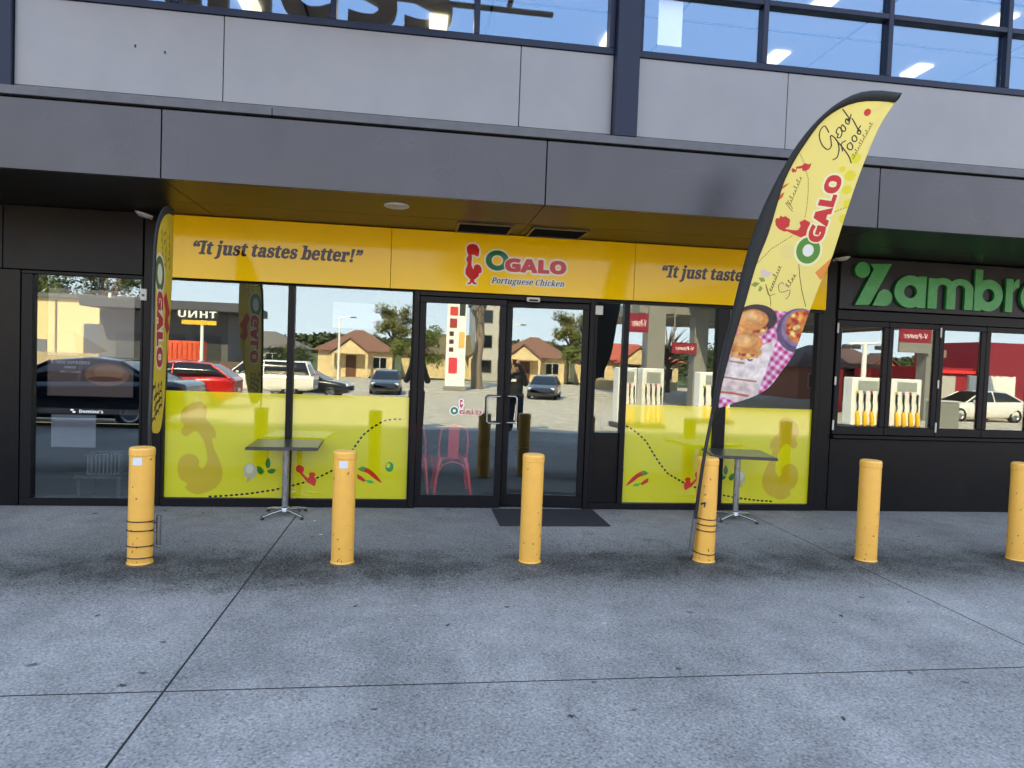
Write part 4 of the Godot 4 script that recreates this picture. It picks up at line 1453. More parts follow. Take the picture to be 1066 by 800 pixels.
func narrow_banner() -> void:
	var p0 := Vector3(-2.075, 0, 1.765)
	var e := Vector3(-0.13, 0, -0.9915).normalized()
	var f := thing("feather_banner", "narrow yellow feather banner turned almost edge-on beside the left lime window", "banner")
	var pr := Print.new(460, 1040, -0.15, 0.92, 520.0, Color(0.93, 0.79, 0.16))
	var r2 := RandomNumberGenerator.new()
	r2.seed = 19
	for k in 40:
		pr.dot(Vector2(r2.randf_range(-0.1, 0.7), r2.randf_range(1.0, 2.85)), r2.randf_range(0.02, 0.08), Color(0.93, 0.80, 0.20).lerp(Color(0.88, 0.77, 0.12), r2.randf()))
	var ink := Color(0.16, 0.11, 0.05)
	for k in 3:
		script_line(pr, Vector2(0.22 + 0.15 * k, 2.66), Vector2(0.26 + 0.15 * k, 2.34), 0.10, 5, 0.010, Color(0.50, 0.44, 0.12))
	for k in 3:
		script_line(pr, Vector2(0.02 + 0.12 * k, 1.40), Vector2(0.03 + 0.12 * k, 1.06 + 0.05 * k), 0.12, 4, 0.016, ink)
	var cream := Color(0.95, 0.93, 0.82)
	var red := Color(0.80, 0.15, 0.14)
	pr.dot(Vector2(0.13, 2.27), 0.22, cream, 0.17, 36)
	pr.dot(Vector2(0.13, 2.27), 0.19, Color(0.36, 0.46, 0.22), 0.145, 36)
	pr.dot(Vector2(0.13, 2.27), 0.10, cream, 0.085, 28)
	var tm := text_mesh("GALO", font(true, false, 0.0, 1.5), 0.01)
	var ab := tm.get_aabb()
	var sc := Vector2(0.62 / ab.size.x, 0.27 / ab.size.y)
	var at := Vector2(0.02, 2.13) - (Vector2(ab.position.x, ab.position.y) * sc).rotated(-PI / 2)
	pr.text(tm, at, -PI / 2, sc, cream, 0.02)
	pr.text(tm, at, -PI / 2, sc, red)
	pr.poly([[0.30, 2.08], [0.42, 2.15], [0.55, 2.03], [0.62, 1.98], [0.52, 1.92], [0.60, 1.84], [0.48, 1.78], [0.36, 1.86], [0.40, 1.98]], red)
	pr.pen([[0.50, 1.85], [0.46, 1.5], [0.40, 1.2]], 0.02, Color(0.35, 0.32, 0.08))
	var m := mat(Color(0.80, 0.80, 0.80), 0.75)
	m.albedo_texture = pr.tex()
	m.backlight_enabled = true
	m.backlight = Color(0.35, 0.32, 0.15)
	banner(f, p0, e, [[-0.10,0.20], [-0.118,0.60], [-0.134,0.905], [-0.148,1.098], [-0.140,1.391], [-0.132,1.684], [-0.120,2.122], [-0.097,2.416], [-0.047,2.570], [0.055,2.692], [0.231,2.802], [0.442,2.869], [0.634,2.875]],
		[[-0.105,1.06], [-0.10,1.391], [-0.095,1.684], [-0.082,2.122], [-0.058,2.400], [-0.010,2.540], [0.080,2.650], [0.245,2.757], [0.446,2.822], [0.634,2.84]],
		[[-0.04,0.99], [0.20,0.985], [0.368,1.208], [0.487,1.527], [0.610,1.857], [0.658,2.192], [0.667,2.526], [0.645,2.80]], m, -0.15, 0.92, 460.0 / 520.0, 2.0, 0.02, 0.006)
	var g := MB.new()
	g.tube([Vector3(-1.957, 0.13, 1.94), Vector3(-1.957, 0.36, 1.94)], 0.019, 12)
	g.tube([Vector3(-1.957, 0.30, 1.94), Vector3(-2.0, 0.30, 1.90), Vector3(-2.058, 0.30, 1.885)], 0.010, 8)
	add("holder", g, M.steel, f)
	g = MB.new()
	g.tube([p0 + e * -0.12 + Vector3(-0.06, 0.50, 0.02), p0 + e * -0.12 + Vector3(-0.01, 0.51, 0.04), p0 + e * -0.12 + Vector3(0.03, 0.49, 0.03)], 0.007, 6)
	add("elastic", g, M.tie, f)

# ---------------------------------------------------------------- behind the glass
func make_inside() -> void:
	var red := rough_map(mat(col(206, 52, 66), 0.35, 0.0), 0.22, 0.4, 0.02, 71, 128)
	for q in [[0.47, -0.95, 0.05, "red pressed-metal chair seen through the middle of the left glass door"], [0.02, -1.02, -0.25, "red pressed-metal chair half hidden by the frame left of the glass doors"]]:
		var c := thing("metal_chair", q[3], "chair", Vector3(q[0], 0.004, q[1]), q[2], "red chairs inside the shop")
		bx("seat", Vector3(-0.18, 0.435, -0.18), Vector3(0.18, 0.455, 0.18), red, c, 0.009)
		for sx in [-1.0, 1.0]:
			for sz in [-1.0, 1.0]:
				var g := MB.new()
				g.tube([Vector3(sx * 0.15, 0.44, sz * 0.15), Vector3(sx * 0.175, 0.36, sz * 0.175), Vector3(sx * 0.20, 0.2, sz * 0.20), Vector3(sx * 0.225, 0.0, sz * 0.225)], [0.032, 0.028, 0.022, 0.018], 8)
				add("leg", g, red, c)
		var b := MB.new()
		b.tube([Vector3(-0.17, 0.45, 0.17), Vector3(-0.175, 0.66, 0.20), Vector3(-0.15, 0.82, 0.225), Vector3(0.0, 0.86, 0.235), Vector3(0.15, 0.82, 0.225), Vector3(0.175, 0.66, 0.20), Vector3(0.17, 0.45, 0.17)], 0.014, 8)
		add("back_frame", b, red, c)
		var sp := MB.new()
		sp.x = Transform3D(Basis(Vector3.RIGHT, 0.15), Vector3(0, 0.65, 0.203))
		sp.box(Vector3.ZERO, Vector3(0.13, 0.42, 0.006), 0.002)
		add("back_splat", sp, red, c)
		for z in [-0.19, 0.19]:
			var br := MB.new()
			br.tube([Vector3(-0.20, 0.24, z), Vector3(-0.12, 0.37, z * 0.95), Vector3(0, 0.405, z * 0.93), Vector3(0.12, 0.37, z * 0.95), Vector3(0.20, 0.24, z)], 0.011, 6)
			add("brace", br, red, c)
	var ct := thing("shop_counter", "dark serving counter deep inside the shop", "counter", Vector3(1.0, 0.004, -5.6))
	bx("front", Vector3(-2.6, 0.0, -0.3), Vector3(2.6, 1.0, 0.3), M.room_dark, ct, 0.01)
	bx("top", Vector3(-2.65, 1.001, -0.36), Vector3(2.65, 1.04, 0.36), M.tile, ct, 0.008)
	bx("kickboard", Vector3(-2.6, 0.02, 0.3005), Vector3(2.6, 0.14, 0.31), M.gap, ct, 0.0)
	# poster and basket behind the left window
	var p := Print.new(420, 600, 0.0, 0.0, 500.0, Color(0.78, 0.74, 0.68))
	p.poly([[0.0, 0.0], [0.84, 0.0], [0.84, 0.45], [0.0, 0.45]], Color(0.42, 0.33, 0.30))
	p.dot(Vector2(0.58, 0.25), 0.22, Color(0.70, 0.50, 0.34), 0.13, 30)
	p.dot(Vector2(0.60, 0.28), 0.15, Color(0.82, 0.62, 0.42), 0.08, 24)
	p.dot(Vector2(0.56, 0.20), 0.17, Color(0.48, 0.26, 0.18), 0.03, 24)
	p.poly([[0.24, 0.74], [0.30, 0.42], [0.58, 0.52]], Color(0.66, 0.52, 0.40))
	var fo := font(true)
	for l in [["A NEW SUPREMES", 0.36, 0.034], ["RANGE", 0.31, 0.026], ["MEAT LOADED", 0.26, 0.022]]:
		var tm := text_mesh(l[0], fo, 0.01)
		var ab := tm.get_aabb()
		var k: float = l[2] / ab.size.y
		p.text(tm, Vector2(0.22, l[1]) - Vector2(ab.get_center().x, ab.position.y) * k, 0.0, Vector2(k, k), Color(0.93, 0.92, 0.90))
	var pm := mat(Color(0.62, 0.62, 0.64), 0.5)
	pm.albedo_texture = p.tex()
	var po := MB.new()
	po.span(Vector3(-3.76, 1.135, -0.075), Vector3(-2.93, 2.24, -0.072))
	for k in po.v.size():
		po.t[k] = Vector2((po.v[k].x + 3.76) / 0.83, 1.0 - (po.v[k].y - 1.135) / 1.105)
	tag(add("window_poster", po, pm), "large pale food poster hung behind the far left window", "poster")
	var fr := bx("paper_sheet", Vector3(-3.72, 0.60, -0.08), Vector3(-3.29, 0.94, -0.077), mat(col(92, 96, 104), 0.7), null, 0.0)
	tag(fr, "grey paper sheet behind the glass under the black printed band", "paper")
	var cr := thing("display_stand", "low dark stand inside the far left window holding the white basket", "stand", Vector3(-3.33, 0.004, -0.42))
	bx("top", Vector3(-0.24, 0.24, -0.2), Vector3(0.24, 0.27, 0.2), M.room_dark, cr, 0.004)
	for sx in [-0.2, 0.2]:
		bx("leg", Vector3(sx - 0.02, 0.0, -0.17), Vector3(sx + 0.02, 0.2395, 0.17), M.room_dark, cr, 0.003)
	var bk := thing("wire_basket", "white slatted basket standing behind the far left window", "basket", Vector3(-3.33, 0.275, -0.42), 0.2)
	bx("floor", Vector3(-0.15, 0.0, -0.11), Vector3(0.15, 0.012, 0.11), M.cap, bk, 0.002)
	bx("rim", Vector3(-0.18, 0.215, 0.115), Vector3(0.18, 0.23, 0.13), M.cap, bk, 0.003)
	bx("rim", Vector3(-0.18, 0.215, -0.13), Vector3(0.18, 0.23, -0.115), M.cap, bk, 0.003)
	bx("rim", Vector3(-0.18, 0.215, -0.114), Vector3(-0.165, 0.23, 0.114), M.cap, bk, 0.003)
	bx("rim", Vector3(0.165, 0.215, -0.114), Vector3(0.18, 0.23, 0.114), M.cap, bk, 0.003)
	for z in [-0.112, 0.112]:
		for k in 9:
			bx("slat", Vector3(-0.155 + k * 0.037, 0.0125, z - 0.003), Vector3(-0.141 + k * 0.037, 0.2145, z + 0.003), M.cap, bk, 0.0)
	for x in [-0.155, 0.155]:
		for k in 5:
			bx("slat", Vector3(x - 0.003, 0.0125, -0.09 + k * 0.04), Vector3(x + 0.003, 0.2145, -0.076 + k * 0.04), M.cap, bk, 0.0)

# ---------------------------------------------------------------- the car park behind the viewer
func loft(g: MB, st: Array, rings: Callable) -> void:
	var rows := []
	for s in st:
		rows.append(rings.call(s))
	var mid := Vector3.ZERO
	for p in rows[0]:
		mid += p
	mid /= rows[0].size()
	g.sheet(rows, true, mid)
	var last: Array = rows[rows.size() - 1]
	g.face(rows[0], rows[0][0] + (rows[1][0] - rows[0][0]).normalized())
	g.face(last, last[0] + (rows[rows.size() - 2][0] - last[0]).normalized())

func car(called: String, label: String, category: String, paint: Color, kind: String, at: Vector3, turn: float) -> void:
	var c := thing(called, label, category, at, turn, "cars in the car park")
	var pm := mat(paint, 0.28, 0.2)
	pm.clearcoat_enabled = true
	pm.clearcoat = 1.0
	pm.clearcoat_roughness = 0.05
	var K: Dictionary = {
		"hatch": {"hull": [[2.15, 0.60, 0.38, 0.62], [2.05, 0.78, 0.26, 0.72], [1.6, 0.87, 0.20, 0.85], [0.95, 0.89, 0.19, 0.95], [0.0, 0.89, 0.19, 0.97], [-1.4, 0.89, 0.20, 1.02], [-1.9, 0.86, 0.26, 1.02], [-2.1, 0.76, 0.36, 0.97], [-2.15, 0.66, 0.42, 0.88]], "cab": [[1.05, 0.93], [0.30, 1.39], [-0.5, 1.47], [-1.45, 1.40], [-2.02, 1.0]], "roof": [0.28, -1.5], "wheels": [1.32, -1.30, 0.32]},
		"sedan": {"hull": [[2.30, 0.62, 0.36, 0.60], [2.2, 0.80, 0.25, 0.70], [1.7, 0.88, 0.19, 0.82], [1.0, 0.90, 0.18, 0.90], [0.0, 0.90, 0.18, 0.93], [-1.4, 0.90, 0.19, 0.97], [-2.1, 0.86, 0.25, 0.98], [-2.32, 0.76, 0.36, 0.92], [-2.36, 0.68, 0.42, 0.84]], "cab": [[1.1, 0.90], [0.25, 1.34], [-0.5, 1.42], [-1.1, 1.36], [-1.8, 0.97]], "roof": [0.22, -1.15], "wheels": [1.40, -1.36, 0.32]},
		"ute": {"hull": [[2.60, 0.66, 0.50, 0.80], [2.5, 0.84, 0.40, 0.95], [1.9, 0.92, 0.34, 1.06], [1.1, 0.93, 0.33, 1.12], [0.0, 0.93, 0.33, 1.13], [-1.0, 0.93, 0.34, 1.12], [-2.3, 0.92, 0.38, 1.12], [-2.6, 0.88, 0.45, 1.08]], "cab": [[1.2, 1.11], [0.55, 1.70], [-0.4, 1.76], [-2.2, 1.74], [-2.45, 1.12]], "roof": [0.52, -2.25], "wheels": [1.60, -1.55, 0.38]},
	}[kind]
	var g := MB.new()
	loft(g, K.hull, func(s: Array) -> Array:
		var w: float = s[1]
		var lo: float = s[2]
		var hi: float = s[3]
		var half := [[w * 0.86, lo], [w * 0.97, lo + 0.10], [w, lo + 0.26], [w * 0.995, hi - 0.17], [w * 0.95, hi - 0.04], [w * 0.82, hi]]
		var r := []
		for q in half:
			r.append(Vector3(s[0], q[1], q[0]))
		for k in range(half.size() - 1, -1, -1):
			r.append(Vector3(s[0], half[k][1], -half[k][0]))
		return r)
	add("body", g, pm, c)
	var belt: Array = K.hull
	g = MB.new()
	var cab_ring := func(s: Array, fat: float) -> Array:
		var base := 0.90
		for k in belt.size() - 1:
			if s[0] <= belt[k][0] and s[0] >= belt[k + 1][0]:
				base = lerpf(belt[k][3], belt[k + 1][3], (belt[k][0] - s[0]) / (belt[k][0] - belt[k + 1][0])) - 0.03
		var hi: float = s[1] + fat
		var f := clampf((hi - base) / 0.5, 0.0, 1.0)
		var wb := 0.80 + fat
		var wt := 0.80 - 0.20 * f + fat
		var lo: float = minf(base, hi - 0.005)
		return [Vector3(s[0], lo, wb), Vector3(s[0], lerpf(lo, hi, 0.5), lerpf(wb, wt, 0.45)), Vector3(s[0], hi - 0.03 * f, wt), Vector3(s[0], hi, wt - 0.10), Vector3(s[0], hi, -wt + 0.10), Vector3(s[0], hi - 0.03 * f, -wt), Vector3(s[0], lerpf(lo, hi, 0.5), -lerpf(wb, wt, 0.45)), Vector3(s[0], lo, -wb)]
	var fine := []
	var cab: Array = K.cab
	for k in cab.size() - 1:
		for j in 4:
			fine.append([lerpf(cab[k][0], cab[k + 1][0], j / 4.0), lerpf(cab[k][1], cab[k + 1][1], j / 4.0)])
	fine.append(cab[cab.size() - 1])
	loft(g, fine, func(s: Array) -> Array: return cab_ring.call(s, 0.0))
	add("windows", g, M.car_glass, c)
	g = MB.new()
	var rows := []
	for s in fine:
		if s[0] <= K.roof[0] + 0.02 and s[0] >= K.roof[1] - 0.02:
			var r: Array = cab_ring.call(s, 0.006)
			rows.append([r[2] + Vector3(0, -0.03, 0.004), r[2], r[3], r[4], r[5], r[5] + Vector3(0, -0.03, -0.004)])
	g.sheet(rows, false, Vector3(0, 0.5, 0))
	add("roof", g, pm, c)
	g = MB.new()
	for side in [2, 5]:
		var low: int = 0 if side == 2 else 7
		var n := cab.size()
		for pair in [[cab[0], cab[1]], [cab[n - 2], cab[n - 1]]]:
			var a: Array = cab_ring.call(pair[0], 0.004)
			var b: Array = cab_ring.call(pair[1], 0.004)
			g.tube([a[low if pair[0][1] < pair[1][1] else side], b[side if pair[0][1] < pair[1][1] else low]], 0.035, 6)
		var midp: Array = cab_ring.call([-0.35, lerpf(cab[1][1], cab[2][1], 0.8)], 0.0)
		g.tube([midp[low], midp[1 if side == 2 else 6], midp[side]], 0.03, 6)
	add("pillars", g, pm, c)
	var wr: float = K.wheels[2]
	for x in [K.wheels[0], K.wheels[1]]:
		for z in [-1.0, 1.0]:
			var w := MB.new()
			var ax := Basis(Vector3.RIGHT, PI / 2 * z)
			w.lathe([[wr * 0.62, -0.10], [wr * 0.94, -0.10], [wr, -0.06], [wr, 0.06], [wr * 0.94, 0.095], [wr * 0.66, 0.10], [wr * 0.62, 0.07]], 24, Vector3(x, wr, z * 0.80), ax)
			var wo := add("wheel", w, M.tyre, c)
			w = MB.new()
			w.lathe([[wr * 0.64, 0.085], [wr * 0.60, 0.092], [wr * 0.5, 0.07], [wr * 0.2, 0.085], [0.0, 0.088]], 20, Vector3(x, wr, z * 0.80), ax)
			add("rim", w, M.steel, wo)
	var fx: float = K.hull[0][0]
	var rx: float = K.hull[K.hull.size() - 1][0]
	var ly: float = K.hull[2][3]
	for z in [-1.0, 1.0]:
		var l := MB.new()
		l.x = Transform3D(Basis(Vector3.UP, z * 0.5), Vector3(fx - 0.12, ly - 0.16, z * 0.66))
		l.box(Vector3.ZERO, Vector3(0.12, 0.13, 0.26), 0.03)
		add("headlight", l, M.white, c)
		l = MB.new()
		l.x = Transform3D(Basis(Vector3.UP, -z * 0.4), Vector3(rx + 0.10, ly - 0.02, z * 0.70))
		l.box(Vector3.ZERO, Vector3(0.10, 0.16, 0.24), 0.03)
		add("tail_light", l, M.red, c)
		l = MB.new()
		l.box(Vector3(0.75, ly + 0.13, z * 0.95), Vector3(0.12, 0.12, 0.16), 0.03)
		add("wing_mirror", l, pm, c)
	bx("number_plate", Vector3(rx - 0.012, 0.52, -0.20), Vector3(rx - 0.002, 0.63, 0.20), M.white, c, 0.002)

func fence_run(called: String, label: String, a: Vector3, b: Vector3, high: float, m: Material, board: float) -> void:
	var f := thing(called, label, "fence", a)
	var d := b - a
	var n := int(d.length() / board)
	var dir := d.normalized()
	var meshes := []
	for k in 3:
		var g := MB.new()
		g.span(Vector3(-board * 0.46, 0.03, -0.012), Vector3(board * 0.46, high - 0.04 * k * 0.5, 0.012), 0.004)
		meshes.append(g.mesh())
	for k in n:
		var o := add("paling", meshes[k % 3], m, f)
		o.position = dir * (k + 0.5) * board
		o.rotation.y = atan2(-dir.z, dir.x)
	for y in [0.25, high - 0.3]:
		var r := MB.new()
		r.tube([Vector3(0, y, 0.04), d + Vector3(0, y, 0.04)], 0.03, 6)
		add("rail", r, m, f)
	for k in 5:
		var p := MB.new()
		p.box(d * (k / 4.0) + Vector3(0, high / 2, 0.09), Vector3(0.09, high, 0.09), 0.005)
		add("post", p, m, f)

func pole(called: String, label: String, at: Vector3, high: float, r: float, m: Material, head := 0) -> void:
	var p := thing(called, label, "pole", at)
	var g := MB.new()
	g.lathe([[0.0, 0.0], [r * 1.8, 0.0], [r * 1.8, 0.02], [r, 0.03], [r * 0.8, high], [0.0, high]], 12)
	add("shaft", g, m, p)
	if head == 1:
		g = MB.new()
		g.tube([Vector3(0, high - 0.05, 0), Vector3(0.45, high + 0.08, 0), Vector3(1.0, high + 0.10, 0)], r * 0.5, 8)
		add("arm", g, m, p)
		bx("lantern", Vector3(0.85, high + 0.03, -0.12), Vector3(1.35, high + 0.12, 0.12), M.cap, p, 0.03)
	elif head == 2:
		g = MB.new()
		g.tube([Vector3(-0.7, high - 0.1, 0), Vector3(0.7, high - 0.02, 0)], r * 0.5, 8)
		add("arm", g, m, p)
		for x in [-0.75, -0.35, 0.6]:
			bx("lantern", Vector3(x - 0.15, high - 0.28, -0.1), Vector3(x + 0.15, high - 0.12, 0.1), M.cap, p, 0.03)

func make_car_park_things() -> void:
	car("parked_car", "dark sedan in the shade, mirrored in the far left window", "car", col(24, 28, 38), "sedan", Vector3(-7.05, gy(8.0), 7.95), PI)
	car("parked_car", "bright red hatchback mirrored in the left window", "car", col(196, 24, 20), "hatch", Vector3(-7.75, gy(15.2), 15.2), PI - 0.06)
	car("parked_car", "white four-door utility mirrored behind the red hatchback", "car", col(232, 230, 220), "ute", Vector3(-7.3, gy(26.0), 26.0), PI)
	car("parked_car", "black sedan mirrored behind the narrow banner", "car", col(20, 23, 24), "sedan", Vector3(-5.6, gy(29.5), 29.5), 0.12)
	car("parked_car", "dark blue sedan mirrored head-on in the middle of the window", "car", col(34, 42, 58), "sedan", Vector3(-1.75, gy(34.0), 34.5), PI / 2)
	car("parked_car", "white sedan mirrored in the folding windows", "car", col(228, 226, 218), "sedan", Vector3(25.3, gy(20.6), 20.6), PI)
	fence_run("paling_fence", "grey timber paling fence mirrored behind the parked cars", Vector3(-17.0, gy(37), 37.0), Vector3(-9.6, gy(37), 37.0), 1.55, M.dark_wood, 0.14)
	fence_run("paling_fence", "pale timber fence mirrored under the long cream shed", Vector3(-32.0, gy(50), 50.0), Vector3(-20.5, gy(50), 50.0), 1.6, mat(col(176, 160, 128), 0.8), 0.2)
	pole("white_pole", "tall white pole mirrored in the far left window", Vector3(-23.4, gy(49), 49.0), 6.3, 0.14, M.white, 0)
	pole("white_pole", "short white pole mirrored at the right edge of the far left window", Vector3(-21.3, gy(47), 47.0), 4.6, 0.12, M.white, 0)
	pole("sign_post", "white post under the workshop sign, mirrored in the left window", Vector3(-12.95, gy(36), 36.4), 4.0, 0.11, M.white, 0)
	pole("street_light", "slim pale street light mirrored in the pane beside the door", Vector3(-6.3, gy(50), 50.0), 5.2, 0.10, M.white, 1)
	# workshop with a deep flat awning and a lettered board
	var w := thing("workshop", "dark flat-roofed workshop mirrored in the left window", "building", Vector3(-17.0, gy(44), 44.0))
	bx("wall", Vector3(-5, 0, 0), Vector3(3.6, 4.8, 6), mat(col(92, 92, 94), 0.8), w, 0.0)
	bx("awning", Vector3(-5.2, 4.85, -2.5), Vector3(5.0, 5.45, 6.2), mat(col(70, 72, 80), 0.6), w, 0.0)
	for x in [-3.0, -0.2, 2.2]:
		bx("roller_door", Vector3(x - 0.9, 0.02, -0.06), Vector3(x + 0.9, 3.2, -0.01), mat(col(54, 56, 58), 0.5), w, 0.0)
	bx("sign_board", Vector3(2.6, 4.05, -7.72), Vector3(5.0, 4.62, -7.66), mat(col(24, 24, 24), 0.5), w, 0.0)
	var t := letters("lettering", "THNU", font(true), 2.7, 4.9, 4.14, 4.55, -7.725, 0.01, M.white, w)
	t.position.x = 7.6 - t.position.x
	t.rotation.y = PI
	bx("yellow_board", Vector3(2.9, 3.72, -7.72), Vector3(4.9, 3.98, -7.66), mat(col(212, 176, 44), 0.5), w, 0.0)
	var sk := thing("orange_skip", "orange ribbed skip bin mirrored above the red hatchback", "skip bin", Vector3(-15.6, gy(40) + 0.0, 41.0))
	bx("bin", Vector3(-1.4, 1.0, -0.8), Vector3(1.4, 2.75, 0.8), mat(col(214, 84, 42), 0.6), sk, 0.05)
	bx("trailer", Vector3(-1.3, 0.5, -0.7), Vector3(1.3, 0.999, 0.7), M.gap, sk, 0.02)
	for x in [-0.9, 0.9]:
		for z in [-0.72, 0.72]:
			var wl := MB.new()
			wl.lathe([[0.0, -0.1], [0.36, -0.1], [0.36, 0.1], [0.0, 0.1]], 16, Vector3(x, 0.36, z), Basis(Vector3.RIGHT, PI / 2))
			add("wheel", wl, M.tyre, sk)
	for k in 9:
		bx("rib", Vector3(-1.3 + k * 0.31, 1.1, -0.86), Vector3(-1.22 + k * 0.31, 2.6, -0.801), mat(col(196, 70, 36), 0.6), sk, 0.01)
	# long cream shed
	var sh := thing("cream_shed", "long cream flat-roofed shed mirrored in the far left window", "building", Vector3(-44.0, gy(60), 62.0))
	bx("wall", Vector3(-14, 0, 0), Vector3(18.5, 6.5, 12), mat(col(222, 200, 152), 0.8), sh, 0.0)
	bx("roof", Vector3(-14.5, 6.501, -0.4), Vector3(19.0, 6.9, 12.4), mat(col(96, 96, 92), 0.7), sh, 0.0)
	for x in [-6.0, -0.5, 5.0, 10.5, 16.0]:
		bx("downpipe", Vector3(x, 0.0, -0.12), Vector3(x + 0.14, 6.3, -0.01), mat(col(120, 112, 92), 0.7), sh, 0.02)
	bx("roller_door", Vector3(13.0, 0.02, -0.08), Vector3(17.5, 4.2, -0.01), mat(col(86, 92, 104), 0.6), sh, 0.0)
	bx("roller_door", Vector3(5.5, 0.02, -0.08), Vector3(9.8, 2.6, -0.01), mat(col(112, 118, 128), 0.6), sh, 0.0)

func make_station() -> void:
	var conc := mat(col(126, 125, 120), 0.6)
	var c := thing("fuel_canopy", "flat grey service station canopy on square columns, mirrored in the right window", "canopy", Vector3(0, gy(30), 0))
	bx("roof", Vector3(13.5, 5.45, 21.0), Vector3(34.0, 6.2, 46.0), conc, c, 0.0)
	for k in 4:
		bx("soffit_strip", Vector3(16.0 + k * 5.0, 5.42, 21.5), Vector3(16.12 + k * 5.0, 5.449, 45.5), M.white, c, 0.0)
	for q in [[11.9, 26.0, 0.45], [14.3, 26.0, 0.36], [22.4, 20.0, 0.32], [30.5, 40.0, 0.36]]:
		bx("column", Vector3(q[0] - q[2], 0.0, q[1] - q[2]), Vector3(q[0] + q[2], 5.4495, q[1] + q[2]), conc, c, 0.02)
	bx("beam", Vector3(11.0, 4.9, 25.7), Vector3(15.2, 5.44, 26.3), conc, c, 0.01)
	var maroon := mat(col(126, 28, 44), 0.5)
	for q in [[9.95, 10.9, 3.2, 4.1, 24.0, "V-Power"], [12.7, 14.0, 2.3, 2.85, 25.5, "V-Power"], [20.6, 22.1, 3.05, 3.65, 19.5, "V-Power"]]:
		var z: float = q[4]
		var b := thing("fuel_board", "dark red fuel name board, %s" % ["upper left of those mirrored in the right window", "middle one mirrored in the right window", "mirrored in the folding windows"][used.get("fuel_board", 0)], "sign", Vector3(q[0], 0, z), 0.0, "dark red boards on the fuel canopy")
		bx("panel", Vector3(0, q[2], 0), Vector3(q[1] - q[0], q[3], 0.08), maroon, b, 0.0)
		var hw: float = (q[1] - q[0])
		var t := letters("lettering", q[5], font(true, false, 0.2), 0.12 * hw, 0.88 * hw, q[2] + 0.3 * (q[3] - q[2]), q[3] - 0.3 * (q[3] - q[2]), -0.006, 0.01, mat(col(222, 196, 200), 0.5), b)
		t.position.x = hw - t.position.x
		t.rotation.y = PI
		for x in [0.1, hw - 0.1]:
			bx("hanger", Vector3(x - 0.03, q[3] + 0.001, 0.02), Vector3(x + 0.03, 4.9, 0.06), conc, b, 0.0)
		if q[4] == 19.5:
			bx("backing_panel", Vector3(0, 2.62, 0.0), Vector3(hw, 3.049, 0.10), conc, b, 0.0)
	pump("white fuel pump with yellow nozzles, nearest the door in the mirrored view", Vector3(6.32, gy(10.2), 10.3), 0.58)
	pump("white fuel pump mirrored at the left edge of the right window", Vector3(5.62, gy(10.2), 10.35), 0.5)
	pump("white fuel pump with yellow nozzles mirrored in the second folding window", Vector3(15.3, gy(12.2), 12.3))
	pump("white fuel pump mirrored in the first folding window", Vector3(13.9, gy(12.0), 12.2))
	pump("white fuel pump mirrored behind the tall wide banner", Vector3(9.4, gy(12.5), 13.2))
	var bn := thing("grey_bin", "square grey rubbish bin mirrored in the third folding window", "bin", Vector3(17.2, gy(12.8), 12.8))
	bx("body", Vector3(-0.38, 0.0, -0.3), Vector3(0.38, 0.92, 0.3), mat(col(126, 128, 122), 0.6), bn, 0.03)
	bx("lid", Vector3(-0.40, 0.921, -0.32), Vector3(0.40, 0.98, 0.32), M.offwhite, bn, 0.02)
	pole("flood_pole", "white lamp pole with three heads mirrored in the first folding window", Vector3(16.75, gy(16), 16.3), 3.05, 0.10, M.white, 2)
	# red shop and white fence to the right
	var rb := thing("red_shop", "dark red flat-roofed shop mirrored in the last folding windows", "building", Vector3(40.0, gy(30), 37.0))
	bx("wall", Vector3(-4.6, 0.0, 0.0), Vector3(6, 2.9, 8), mat(col(142, 30, 44), 0.7), rb, 0.0)
	bx("tower", Vector3(-0.2, 0.0, -0.6), Vector3(6.2, 4.8, 6), mat(col(126, 28, 44), 0.7), rb, 0.0)
	bx("band", Vector3(-3.2, 2.5, -0.25), Vector3(-0.21, 2.72, -0.01), mat(col(220, 50, 48), 0.6), rb, 0.0)
	bx("door", Vector3(-2.9, 0.02, -0.06), Vector3(-1.6, 2.3, -0.01), M.offwhite, rb, 0.0)
	fence_run("picket_fence", "white upright picket fence mirrored before the red shop", Vector3(33.8, gy(30), 30.5), Vector3(37.0, gy(30), 30.5), 2.4, M.white, 0.2)
	var gt := thing("red_gateway", "red framed gateway mirrored in the first folding window", "gateway", Vector3(23.4, gy(28), 28.0))
	bx("pillar", Vector3(0.0, 0.0, 0.0), Vector3(0.3, 2.4, 0.4), mat(col(206, 48, 48), 0.6), gt, 0.01)
	bx("pillar", Vector3(1.25, 0.0, 0.0), Vector3(2.0, 2.5, 0.4), mat(col(188, 44, 46), 0.6), gt, 0.01)
	bx("beam", Vector3(-0.3, 2.501, -0.2), Vector3(2.6, 2.75, 0.6), mat(col(88, 74, 72), 0.6), gt, 0.01)
	# tall price sign
	var ps := thing("price_sign", "tall white fuel price sign mirrored in the left glass door", "sign", Vector3(2.0, gy(40), 40.0))
	bx("cabinet", Vector3(0.0, 0.3, 0.0), Vector3(1.35, 7.2, 0.35), M.white, ps, 0.03)
	bx("plinth", Vector3(-0.1, 0.0, -0.1), Vector3(1.45, 0.299, 0.45), conc, ps, 0.02)
